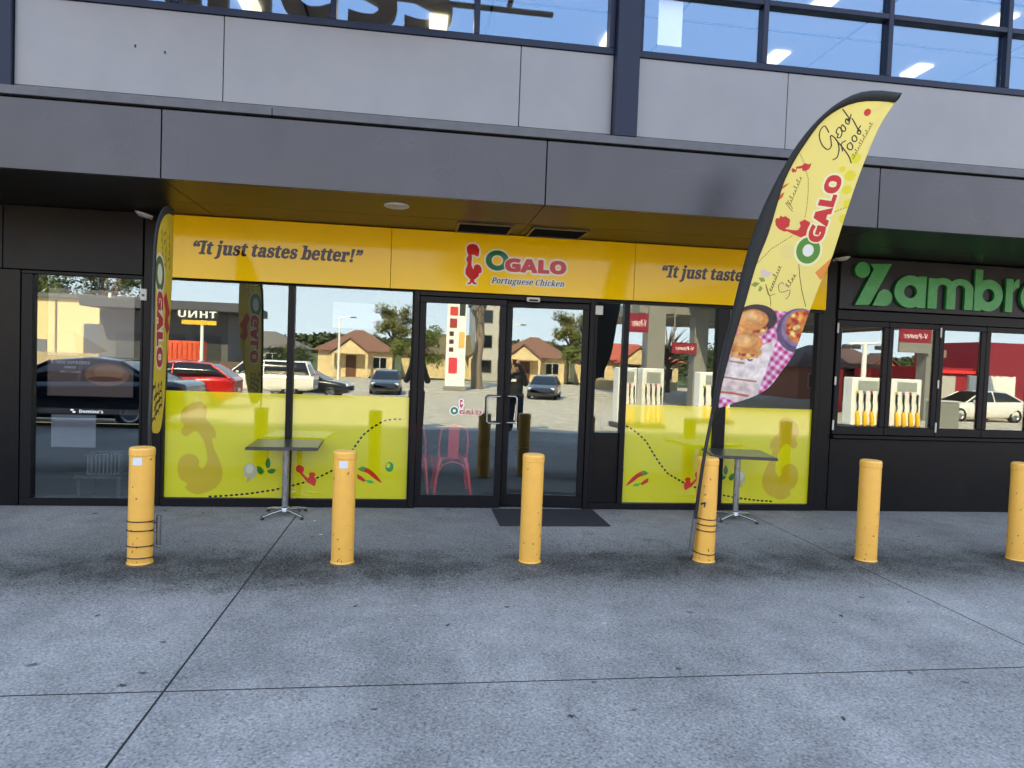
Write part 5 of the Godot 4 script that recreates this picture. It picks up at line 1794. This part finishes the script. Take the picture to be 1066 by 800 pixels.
	for q in [[0.2, 6.3, 0.55, 0.65, col(222, 160, 60)], [0.85, 6.25, 0.4, 0.75, col(190, 60, 50)], [0.2, 5.2, 0.55, 0.6, col(200, 60, 60)], [0.85, 5.2, 0.4, 0.8, col(44, 52, 50)], [0.2, 4.35, 0.5, 0.65, col(150, 50, 50)], [0.85, 3.0, 0.4, 1.1, col(224, 176, 96)], [0.2, 3.8, 0.3, 0.3, col(70, 36, 36)], [0.2, 3.25, 0.3, 0.3, col(80, 36, 36)], [0.2, 2.7, 0.3, 0.3, col(80, 44, 40)], [0.2, 1.2, 0.6, 1.1, col(206, 60, 70)]]:
		bx("price_panel", Vector3(q[0], q[1], -0.02), Vector3(q[0] + q[2], q[1] + q[3], -0.001), mat(q[4], 0.5), ps, 0.0)

func pump(label: String, at: Vector3, wide := 1.0) -> void:
	var p := thing("fuel_pump", label, "fuel pump", at, 0.0, "fuel pumps on the forecourt behind")
	p.scale.x = wide
	bx("plinth", Vector3(-0.60, 0.0, -0.4), Vector3(0.60, 0.12, 0.4), M.cap, p, 0.02)
	bx("cabinet", Vector3(-0.52, 0.121, -0.24), Vector3(0.52, 1.62, 0.24), M.white, p, 0.03)
	bx("display", Vector3(-0.34, 1.22, -0.256), Vector3(0.34, 1.52, -0.2405), mat(col(150, 156, 150), 0.3), p, 0.004)
	var cs := [col(206, 190, 40), col(112, 84, 140), col(196, 60, 56), col(224, 222, 214)]
	for k in 4:
		var x := -0.36 + k * 0.24
		var g := MB.new()
		g.box(Vector3(x, 1.0, -0.28), Vector3(0.07, 0.26, 0.05), 0.015)
		g.tube([Vector3(x, 0.9, -0.28), Vector3(x + 0.01, 0.72, -0.31), Vector3(x, 0.58, -0.29)], 0.022, 6)
		add("nozzle", g, M.tie, p)
		bx("nozzle_tag", Vector3(x - 0.045, 1.14, -0.262), Vector3(x + 0.045, 1.20, -0.2405), mat(cs[k], 0.5), p, 0.0)
		g = MB.new()
		g.tube([Vector3(x, 0.57, -0.29), Vector3(x + 0.01, 0.38, -0.33), Vector3(x + 0.02, 0.2, -0.33), Vector3(x + 0.03, 0.13, -0.30)], [0.05, 0.06, 0.06, 0.05], 8)
		add("hose_boot", g, mat(col(234, 184, 30), 0.5), p)

# ---------------------------------------------------------------- houses and trees
func hip_roof(g: MB, x0: float, x1: float, z0: float, z1: float, y: float, high: float) -> void:
	var d := (z1 - z0) / 2
	var a := Vector3(x0, y, z0); var b := Vector3(x1, y, z0); var c := Vector3(x1, y, z1); var e := Vector3(x0, y, z1)
	var r0 := Vector3(x0 + d * 0.8, y + high, (z0 + z1) / 2)
	var r1 := Vector3(x1 - d * 0.8, y + high, (z0 + z1) / 2)
	var mid := (a + c) / 2
	g.face([a, b, r1, r0], mid); g.face([c, e, r0, r1], mid); g.face([b, c, r1], mid); g.face([e, a, r0], mid)
	g.face([a, b, c, e], mid + Vector3(0, 1, 0))

func house(label: String, at: Vector3, wide: float, deep: float, wall: Material, roof: Material, high: float, gable: float) -> void:
	var h := thing("house", label, "house", at, 0.0, "houses across the road")
	bx("wall", Vector3(0, 0, 0), Vector3(wide, 2.6, deep), wall, h, 0.0)
	var g := MB.new()
	hip_roof(g, -0.5, wide + 0.5, -0.6, deep + 0.5, 2.602, high)
	add("roof", g, roof, h)
	g = MB.new()
	g.prism(PackedVector2Array([Vector2(gable, 2.3), Vector2(gable + 3.6, 2.3), Vector2(gable + 1.8, 3.7)]), -1.6, 0.3)
	add("gable", g, wall, h)
	g = MB.new()
	for s in [-1.0, 1.0]:
		g.x = Transform3D(Basis(Vector3.BACK, -s * 0.661), Vector3(gable + 1.8 + s * 0.97, 3.10, -0.75))
		g.box(Vector3.ZERO, Vector3(2.6, 0.09, 2.1), 0.01)
	g.x = Transform3D.IDENTITY
	add("gable_roof", g, roof, h)
	for x in [gable + 0.1, gable + 3.3]:
		bx("porch_post", Vector3(x, 0, -1.6), Vector3(x + 0.25, 2.299, -1.35), wall, h, 0.01)
	bx("door", Vector3(gable + 1.3, 0.05, -0.06), Vector3(gable + 2.3, 2.15, -0.01), mat(col(96, 62, 48), 0.6), h, 0.0)
	for x in [0.8, gable + 4.6, wide - 1.9]:
		if x + 1.4 < wide and (x + 1.4 < gable or x > gable + 3.6):
			var f := bx("window", Vector3(x, 0.9, -0.05), Vector3(x + 1.4, 2.1, -0.01), M.offwhite, h, 0.0)
			bx("glass", Vector3(x + 0.08, 0.98, -0.06), Vector3(x + 0.66, 2.02, -0.0505), M.car_glass, f, 0.0)
			bx("glass", Vector3(x + 0.74, 0.98, -0.06), Vector3(x + 1.32, 2.02, -0.0505), M.car_glass, f, 0.0)

func leaf_mat(c: Color, k: float) -> StandardMaterial3D:
	var m := mat(c, 0.7)
	m.backlight_enabled = true
	m.backlight = Color(k, k, k * 0.5)
	return m

func tree(called: String, label: String, at: Vector3, high: float, spread: float, bare: float, leaves: int, size: float, lm: Material, bm: Material, clumps := 16) -> void:
	var t := thing(called, label, "tree", at)
	var r := RandomNumberGenerator.new()
	r.seed = int(absf(at.x * 131.0) + at.z * 17.0)
	var g := MB.new()
	var top := Vector3(r.randf_range(-0.4, 0.4), high * 0.78, r.randf_range(-0.4, 0.4))
	var fork := Vector3(r.randf_range(-0.2, 0.2), high * bare, r.randf_range(-0.2, 0.2))
	var w := high * 0.028
	var k1 := Vector3(r.randf_range(-1, 1), 0, r.randf_range(-1, 1)) * high * 0.022
	g.tube([Vector3.ZERO, fork * 0.25 + k1, fork * 0.5 - k1 * 0.6, fork * 0.75 + k1 * 0.8, fork, fork.lerp(top, 0.5) + Vector3(0.1, 0, 0.1), top], [w * 1.3, w * 1.05, w * 0.92, w * 1.0, w * 0.85, w * 0.5, w * 0.2], 9)
	for k in 4:
		var q := fork * r.randf_range(0.45, 0.95)
		var an := r.randf() * TAU
		g.tube([q, q + Vector3(cos(an), 0.8, sin(an)) * high * 0.035, q + Vector3(cos(an), 1.1, sin(an)) * high * 0.05], [w * 0.5, w * 0.4, w * 0.35], 7)
	var cl := []
	for k in clumps:
		var an := TAU * k / clumps * 2.4 + r.randf()
		var hh := lerpf(bare * 0.95, 0.97, pow(r.randf(), 0.8))
		var rad := spread * sqrt(maxf(0.08, 1.0 - pow((hh - 0.66) / 0.42, 2.0))) * r.randf_range(0.35, 1.0)
		var p := Vector3(cos(an) * rad, high * hh, sin(an) * rad)
		cl.append([p, spread * r.randf_range(0.22, 0.40)])
		var from := fork.lerp(top, clampf((hh - bare) * 0.7, 0.0, 0.9))
		g.tube([from, from.lerp(p, 0.5) + Vector3(0, high * 0.03, 0), p], [w * 0.42, w * 0.26, w * 0.08], 6)
	add("trunk", g, bm, t)
	if leaves == 0:
		return
	g = MB.new()
	for k in leaves:
		var c: Array = cl[k % cl.size()]
		var d := Vector3(r.randfn(), r.randfn() * 0.75, r.randfn()).normalized() * pow(r.randf(), 0.45)
		var p: Vector3 = c[0] + d * c[1]
		var b := Basis.from_euler(Vector3(r.randf() * TAU, r.randf() * TAU, r.randf() * TAU))
		var s := size * r.randf_range(0.6, 1.3)
		var nn := b.z
		if nn.dot(d) < 0.0:
			nn = -nn
		var q := g.v.size()
		g.put(p + b.x * s, nn); g.put(p + b.y * s * 0.42, nn); g.put(p - b.x * s, nn); g.put(p - b.y * s * 0.42, nn)
		if b.z.dot(nn) > 0.0:
			g.i.append_array([q, q + 2, q + 1, q, q + 3, q + 2])
		else:
			g.i.append_array([q, q + 1, q + 2, q, q + 2, q + 3])
	add("crown", g, lm, t)

func make_houses_and_trees() -> void:
	var tile := grainy(mat(col(150, 108, 88), 0.8), 0.7, 1.0, 0.08, 81, 3.0, 256)
	var olive := grainy(mat(col(128, 116, 84), 0.8), 0.7, 1.0, 0.08, 82, 3.0, 256)
	house("cream house with a red tiled hip roof mirrored in the window beside the door", Vector3(-9.6, gy(62), 62.0), 7.2, 8.0, M.cream, tile, 2.2, 1.4)
	house("cream house with an olive roof, right of the red roofed house in the mirrored view", Vector3(-1.6, gy(68), 67.0), 13.0, 8.0, M.cream, olive, 2.3, 7.0)
	house("low white house mirrored left of the red roofed house", Vector3(-22.0, gy(66), 66.0), 10.0, 8.0, M.offwhite, mat(col(112, 106, 100), 0.8), 1.8, 2.0)
	house("brick house with a dark roof mirrored in the first folding window", Vector3(30.5, gy(42), 44.0), 9.0, 7.0, M.red_brick, mat(col(92, 70, 66), 0.8), 1.9, 4.5)
	house("low brick house with a red roof mirrored in the right window", Vector3(14.5, gy(50), 52.0), 9.0, 7.0, M.cream, mat(col(176, 86, 64), 0.8), 1.6, 3.0)
	var ap := thing("apartment_block", "white apartment block mirrored at the edge of the left glass door", "building", Vector3(6.0, gy(62), 64.0))
	bx("wall", Vector3(0, 0, 0), Vector3(6.0, 8.2, 9), M.offwhite, ap, 0.0)
	for y in [0.8, 3.4, 6.0]:
		for x in [0.5, 2.4, 4.3]:
			var f := bx("window", Vector3(x, y, -0.05), Vector3(x + 1.3, y + 1.4, -0.01), mat(col(110, 104, 96), 0.5), ap, 0.0)
			bx("glass", Vector3(x + 0.08, y + 0.08, -0.06), Vector3(x + 1.22, y + 1.32, -0.0505), M.car_glass, f, 0.0)
	bx("roof", Vector3(-0.2, 8.201, -0.2), Vector3(6.2, 8.5, 9.2), M.cap, ap, 0.0)
	var gum := leaf_mat(col(112, 112, 62), 0.35)
	var green := leaf_mat(col(92, 104, 44), 0.35)
	var dark := leaf_mat(col(62, 76, 40), 0.3)
	tree("gum_tree", "tall gum tree mirrored behind the houses beside the door", Vector3(-3.1, gy(85), 84.0), 8.6, 2.9, 0.42, 5200, 0.20, gum, M.bark, 22)
	tree("gum_tree", "thick pale gum trunk mirrored beside the fuel price sign", Vector3(4.6, gy(44), 44.5), 13.0, 3.4, 0.58, 3800, 0.18, gum, M.bark, 16)
	tree("gum_tree", "slim gum tree mirrored at the left of the long cream shed", Vector3(-52.0, gy(80), 82.0), 15.0, 4.0, 0.45, 3600, 0.26, gum, M.bark, 18)
	tree("gum_tree", "leaning gum tree mirrored over the middle of the cream shed", Vector3(-44.0, gy(80), 80.0), 14.0, 4.2, 0.42, 3600, 0.26, green, M.bark, 18)
	tree("gum_tree", "dark gum tree mirrored over the right end of the cream shed", Vector3(-38.0, gy(80), 83.0), 14.5, 4.6, 0.42, 3600, 0.26, dark, M.bark, 18)
	tree("bare_tree", "bare winter tree mirrored beside the tall wide banner", Vector3(21.3, gy(47), 48.5), 6.8, 2.4, 0.25, 0, 0.1, dark, mat(col(92, 82, 76), 0.9), 46)
	tree("street_tree", "bushy green tree mirrored at the left edge of the right window", Vector3(16.8, gy(58), 62.0), 6.4, 3.2, 0.25, 4200, 0.20, green, M.bark, 20)
	tree("street_tree", "round dark tree mirrored low behind the tall wide banner", Vector3(30.0, gy(60), 64.0), 4.6, 4.2, 0.15, 4200, 0.20, dark, M.bark, 20)
	tree("street_tree", "low olive tree mirrored at the right end of the right window", Vector3(38.0, gy(60), 66.0), 4.2, 4.0, 0.15, 3800, 0.20, gum, M.bark, 20)
	tree("street_tree", "round green tree mirrored left of the price sign", Vector3(0.4, gy(58), 59.0), 5.0, 2.4, 0.2, 3600, 0.17, green, M.bark, 18)
	tree("hedge_bush", "clipped green hedge bush mirrored beside the narrow banner", Vector3(-9.4, gy(46), 46.0), 2.6, 1.5, 0.05, 3200, 0.12, dark, M.bark, 22)
	tree("hedge_bush", "olive hedge bush mirrored left of the red roofed house", Vector3(-11.2, gy(52), 52.0), 2.9, 1.7, 0.05, 3000, 0.12, green, M.bark, 22)
	# wooded hill far behind
	var hm := MB.new()
	var rows := []
	var hn := noise(0.011, 91, 3)
	for j in 7:
		var row := []
		for k in 61:
			var x := -330.0 + k * 12.0
			var prof: float = [0.0, 0.35, 0.75, 1.0, 0.8, 0.4, 0.0][j]
			row.append(Vector3(x, -0.8 + prof * (9.0 + 5.0 * hn.get_noise_1d(x)), 300.0 + j * 28.0))
		rows.append(row)
	hm.sheet(rows, false, Vector3(0, -50, 300))
	structure("hill", hm, M.grass)
	var lc := MB.new()
	var r := RandomNumberGenerator.new()
	r.seed = 33
	for k in 70:
		var d := Vector3(r.randfn(), absf(r.randfn()) * 0.8, r.randfn()).normalized() * pow(r.randf(), 0.4)
		var b := Basis.from_euler(Vector3(r.randf() * TAU, r.randf() * TAU, r.randf() * TAU))
		var p := d * Vector3(1.0, 1.0, 1.0)
		var q := lc.v.size()
		for c in [b.x * 0.34, b.y * 0.24, -b.x * 0.34, -b.y * 0.24]:
			lc.put(p + c, d)
		lc.i.append_array([q, q + 2, q + 1, q, q + 3, q + 2])
	var mm := MultiMesh.new()
	mm.transform_format = MultiMesh.TRANSFORM_3D
	mm.mesh = lc.mesh()
	mm.instance_count = 1500
	for k in 1500:
		var x := r.randf_range(-320, 380)
		var j := r.randf_range(0.6, 3.6)
		var j0 := int(j)
		var xi := clampi(int((x + 330.0) / 12.0), 0, 59)
		var y: float = lerpf(rows[j0][xi].y, rows[j0 + 1][xi].y, j - j0)
		var s := r.randf_range(2.2, 5.0)
		mm.set_instance_transform(k, Transform3D(Basis(Vector3.UP, r.randf() * TAU).scaled(Vector3(s, s * 0.8, s)), Vector3(x, y, 300.0 + j * 28.0)))
	var mi := MultiMeshInstance3D.new()
	mi.name = "hill_forest"
	mi.multimesh = mm
	mi.material_override = dark
	add_child(mi)
	tag(mi, "distant green forest covering the low hill in the mirrored view", "forest", "", "stuff")

# ---------------------------------------------------------------- the person behind the camera, mirrored in the doors
# tapered bones [a, ra, b, rb] melted together and meshed as surface nets
func flesh(g: MB, bones: Array, cell: float, melt: float) -> void:
	var lo := Vector3(1e9, 1e9, 1e9)
	var hi := -lo
	for b in bones:
		for q in [[b[0], b[1]], [b[2], b[3]]]:
			lo = lo.min(q[0] - Vector3.ONE * (q[1] + cell * 2 + melt))
			hi = hi.max(q[0] + Vector3.ONE * (q[1] + cell * 2 + melt))
	var n := Vector3i(((hi - lo) / cell).ceil()) + Vector3i.ONE
	var f := PackedFloat32Array()
	f.resize(n.x * n.y * n.z)
	f.fill(1.0)
	for b in bones:
		var a: Vector3 = b[0]
		var c: Vector3 = b[2]
		var ra: float = b[1]
		var rb: float = b[3]
		var d := c - a
		var dd := maxf(d.length_squared(), 1e-9)
		var rm := maxf(ra, rb) + melt + cell * 2.0
		var i0 := Vector3i(((a.min(c) - Vector3.ONE * rm - lo) / cell).floor()).clamp(Vector3i.ZERO, n - Vector3i.ONE)
		var i1 := Vector3i(((a.max(c) + Vector3.ONE * rm - lo) / cell).ceil()).clamp(Vector3i.ZERO, n - Vector3i.ONE)
		for z in range(i0.z, i1.z + 1):
			for y in range(i0.y, i1.y + 1):
				for x in range(i0.x, i1.x + 1):
					var p := lo + Vector3(x, y, z) * cell
					var t := clampf((p - a).dot(d) / dd, 0.0, 1.0)
					var s := (p - a - d * t).length() - lerpf(ra, rb, t)
					var k := (z * n.y + y) * n.x + x
					var o := f[k]
					var hh := clampf(0.5 + 0.5 * (o - s) / melt, 0.0, 1.0)
					f[k] = lerpf(o, s, hh) - melt * hh * (1.0 - hh)
	var ids := {}
	var pts := []
	var offs := [Vector3i(0, 0, 0), Vector3i(1, 0, 0), Vector3i(0, 1, 0), Vector3i(1, 1, 0), Vector3i(0, 0, 1), Vector3i(1, 0, 1), Vector3i(0, 1, 1), Vector3i(1, 1, 1)]
	var edges := [[0, 1], [2, 3], [4, 5], [6, 7], [0, 2], [1, 3], [4, 6], [5, 7], [0, 4], [1, 5], [2, 6], [3, 7]]
	for z in n.z - 1:
		for y in n.y - 1:
			for x in n.x - 1:
				var v8 := []
				var ins := 0
				for o in offs:
					var s := f[((z + o.z) * n.y + y + o.y) * n.x + x + o.x]
					v8.append(s)
					if s < 0.0:
						ins += 1
				if ins == 0 or ins == 8:
					continue
				var sum := Vector3.ZERO
				var m := 0
				for e in edges:
					var a: float = v8[e[0]]
					var b: float = v8[e[1]]
					if (a < 0.0) != (b < 0.0):
						sum += Vector3(offs[e[0]]).lerp(Vector3(offs[e[1]]), a / (a - b))
						m += 1
				var gr := Vector3(v8[1] + v8[3] + v8[5] + v8[7] - v8[0] - v8[2] - v8[4] - v8[6], v8[2] + v8[3] + v8[6] + v8[7] - v8[0] - v8[1] - v8[4] - v8[5], v8[4] + v8[5] + v8[6] + v8[7] - v8[0] - v8[1] - v8[2] - v8[3])
				ids[(z * n.y + y) * n.x + x] = g.put(lo + (Vector3(x, y, z) + sum / m) * cell, gr)
	for z in range(1, n.z - 1):
		for y in range(1, n.y - 1):
			for x in range(1, n.x - 1):
				var k := (z * n.y + y) * n.x + x
				var s0 := f[k]
				for ax in 3:
					var st: int = [1, n.x, n.x * n.y][ax]
					var s1 := f[k + st]
					if (s0 < 0.0) == (s1 < 0.0):
						continue
					var u: int = [n.x, n.x * n.y, 1][ax]
					var w: int = [n.x * n.y, 1, n.x][ax]
					if not (ids.has(k) and ids.has(k - u) and ids.has(k - w) and ids.has(k - u - w)):
						continue
					var q := [ids[k - u - w], ids[k - w], ids[k], ids[k - u]]
					if s0 < 0.0:
						g.i.append_array([q[0], q[2], q[1], q[0], q[3], q[2]])
					else:
						g.i.append_array([q[0], q[1], q[2], q[0], q[2], q[3]])

func make_person() -> void:
	# stands just behind the lens, facing the shops (towards -z), phone held up in both hands
	var p := thing("person", "person in a dark jacket and cap holding up a phone, mirrored in the glass doors", "person", Vector3(0.03, 0, 8.08))
	var skin := mat(col(196, 148, 120), 0.5)
	var jacket := mat(col(26, 29, 38), 0.8)
	var jeans := mat(col(34, 38, 50), 0.85)
	# joints
	var hip := 0.86
	var sh := 1.30
	var hands := {}
	var g := MB.new()
	var bones := [
		[Vector3(0, 1.02, 0), 0.125, Vector3(0, 1.22, 0), 0.14], [Vector3(-0.13, sh - 0.02, 0), 0.065, Vector3(0.13, sh - 0.02, 0), 0.065],
		[Vector3(0, hip, 0), 0.135, Vector3(0, 1.02, 0), 0.125], [Vector3(0, sh, 0), 0.06, Vector3(0, 1.42, -0.01), 0.052],
		[Vector3(0, 1.50, -0.02), 0.082, Vector3(0, 1.57, 0.0), 0.092], [Vector3(0, 1.45, -0.045), 0.05, Vector3(0, 1.49, -0.05), 0.06]]
	for s in [-1.0, 1.0]:
		bones.append([Vector3(s * 0.085, hip, 0), 0.09, Vector3(s * 0.10, 0.46, -0.015), 0.058])
		bones.append([Vector3(s * 0.10, 0.46, -0.015), 0.056, Vector3(s * 0.11, 0.08, 0.01), 0.038])
		bones.append([Vector3(s * 0.11, 0.05, 0.02), 0.036, Vector3(s * 0.125, 0.035, -0.13), 0.03])
		bones.append([Vector3(s * 0.17, sh - 0.02, 0), 0.052, Vector3(s * 0.235, 1.14, -0.16), 0.042])
		bones.append([Vector3(s * 0.235, 1.14, -0.16), 0.041, Vector3(s * 0.105, 1.58, -0.36), 0.027])
	flesh(g, bones, 0.02, 0.035)
	# head details and hands on finer grids
	var head := [[Vector3(0, 1.515, -0.10), 0.012, Vector3(0, 1.485, -0.125), 0.014], [Vector3(0, 1.462, -0.09), 0.016, Vector3(0, 1.455, -0.10), 0.012], [Vector3(0, 1.53, -0.075), 0.03, Vector3(0, 1.46, -0.075), 0.03]]
	for s in [-1.0, 1.0]:
		head.append([Vector3(s * 0.09, 1.53, 0.0), 0.014, Vector3(s * 0.094, 1.49, -0.005), 0.010])
		head.append([Vector3(s * 0.032, 1.517, -0.088), 0.012, Vector3(s * 0.036, 1.517, -0.088), 0.012])
	flesh(g, head, 0.006, 0.012)
	for s in [-1.0, 1.0]:
		var w := Vector3(s * 0.105, 1.58, -0.36)
		var palm := Vector3(s * 0.092, 1.635, -0.395)
		var hb := [[w, 0.026, palm, 0.026], [palm + Vector3(0, 0.02, 0), 0.022, palm + Vector3(0, -0.02, -0.012), 0.022]]
		var tips := [0.050, 0.058, 0.054, 0.042]
		for k in 4:
			var a := palm + Vector3(-s * 0.004, 0.034 - 0.021 * k, -0.012)
			var b := a + Vector3(-s * 0.010, 0.004, -0.030)
			hb.append([a, 0.0095, b, 0.009])
			hb.append([b, 0.009, b + Vector3(-s * tips[k] * 0.62, 0.002, -0.006), 0.0078])
		var th := palm + Vector3(-s * 0.006, -0.02, 0.014)
		hb.append([th, 0.012, th + Vector3(-s * 0.022, 0.018, 0.014), 0.0105])
		hb.append([th + Vector3(-s * 0.022, 0.018, 0.014), 0.010, th + Vector3(-s * 0.036, 0.036, 0.012), 0.0085])
		flesh(g, hb, 0.005, 0.006)
	var body := add("body", g, skin, p)
	# clothing, a little larger than the body
	g = MB.new()
	var jb := [[Vector3(0, 0.84, 0), 0.155, Vector3(0, 1.02, 0), 0.15], [Vector3(0, 1.02, 0), 0.15, Vector3(0, 1.22, 0), 0.16], [Vector3(-0.14, sh - 0.02, 0), 0.08, Vector3(0.14, sh - 0.02, 0), 0.08], [Vector3(0, sh, 0.01), 0.08, Vector3(0, 1.36, 0.005), 0.072]]
	for s in [-1.0, 1.0]:
		jb.append([Vector3(s * 0.17, sh - 0.02, 0), 0.073, Vector3(s * 0.235, 1.14, -0.16), 0.064])
		jb.append([Vector3(s * 0.235, 1.14, -0.16), 0.062, Vector3(s * 0.115, 1.545, -0.345), 0.046])
	flesh(g, jb, 0.02, 0.04)
	add("jacket", g, jacket, p)
	var pr := MB.new()
	pr.span(Vector3(-0.10, 1.17, -0.176), Vector3(0.02, 1.23, -0.172), 0.0)
	add("chest_print", pr, M.white, p)
	g = MB.new()
	for s in [-1.0, 1.0]:
		flesh(g, [[Vector3(s * 0.085, 0.84, 0), 0.105, Vector3(s * 0.10, 0.46, -0.015), 0.078], [Vector3(s * 0.10, 0.46, -0.015), 0.076, Vector3(s * 0.11, 0.10, 0.01), 0.062]], 0.02, 0.03)
	add("trousers", g, jeans, p)
	for s in [-1.0, 1.0]:
		g = MB.new()
		flesh(g, [[Vector3(s * 0.11, 0.048, 0.03), 0.046, Vector3(s * 0.127, 0.042, -0.15), 0.04]], 0.012, 0.02)
		add("shoe", g, M.tie, p)
	g = MB.new()
	var rows := []
	for j in 7:
		var a := PI / 2 * j / 6.0
		var row := []
		for k in 20:
			var an := TAU * k / 20
			row.append(Vector3(cos(an) * 0.108 * cos(a), 1.575 + 0.10 * sin(a), sin(an) * 0.118 * cos(a)))
		rows.append(row)
	g.sheet(rows, true, Vector3(0, 1.575, 0))
	g.box(Vector3(0, 1.575, -0.145), Vector3(0.15, 0.012, 0.10), 0.005)
	add("cap", g, jacket, p)
	# the phone itself, lens just behind the camera point
	var ph := thing("phone", "black phone held up by the person mirrored in the glass doors", "phone", Vector3(0.03, 1.655, 7.655))
	bx("case", Vector3(-0.078, -0.037, -0.004), Vector3(0.078, 0.037, 0.005), M.tie, ph, 0.003)
	var ls := MB.new()
	ls.lathe([[0.0, 0.0], [0.007, 0.0], [0.007, 0.002], [0.0, 0.003]], 16, Vector3(-0.06, 0.022, -0.0045), Basis(Vector3.RIGHT, -PI / 2))
	add("lens", ls, M.car_glass, ph)
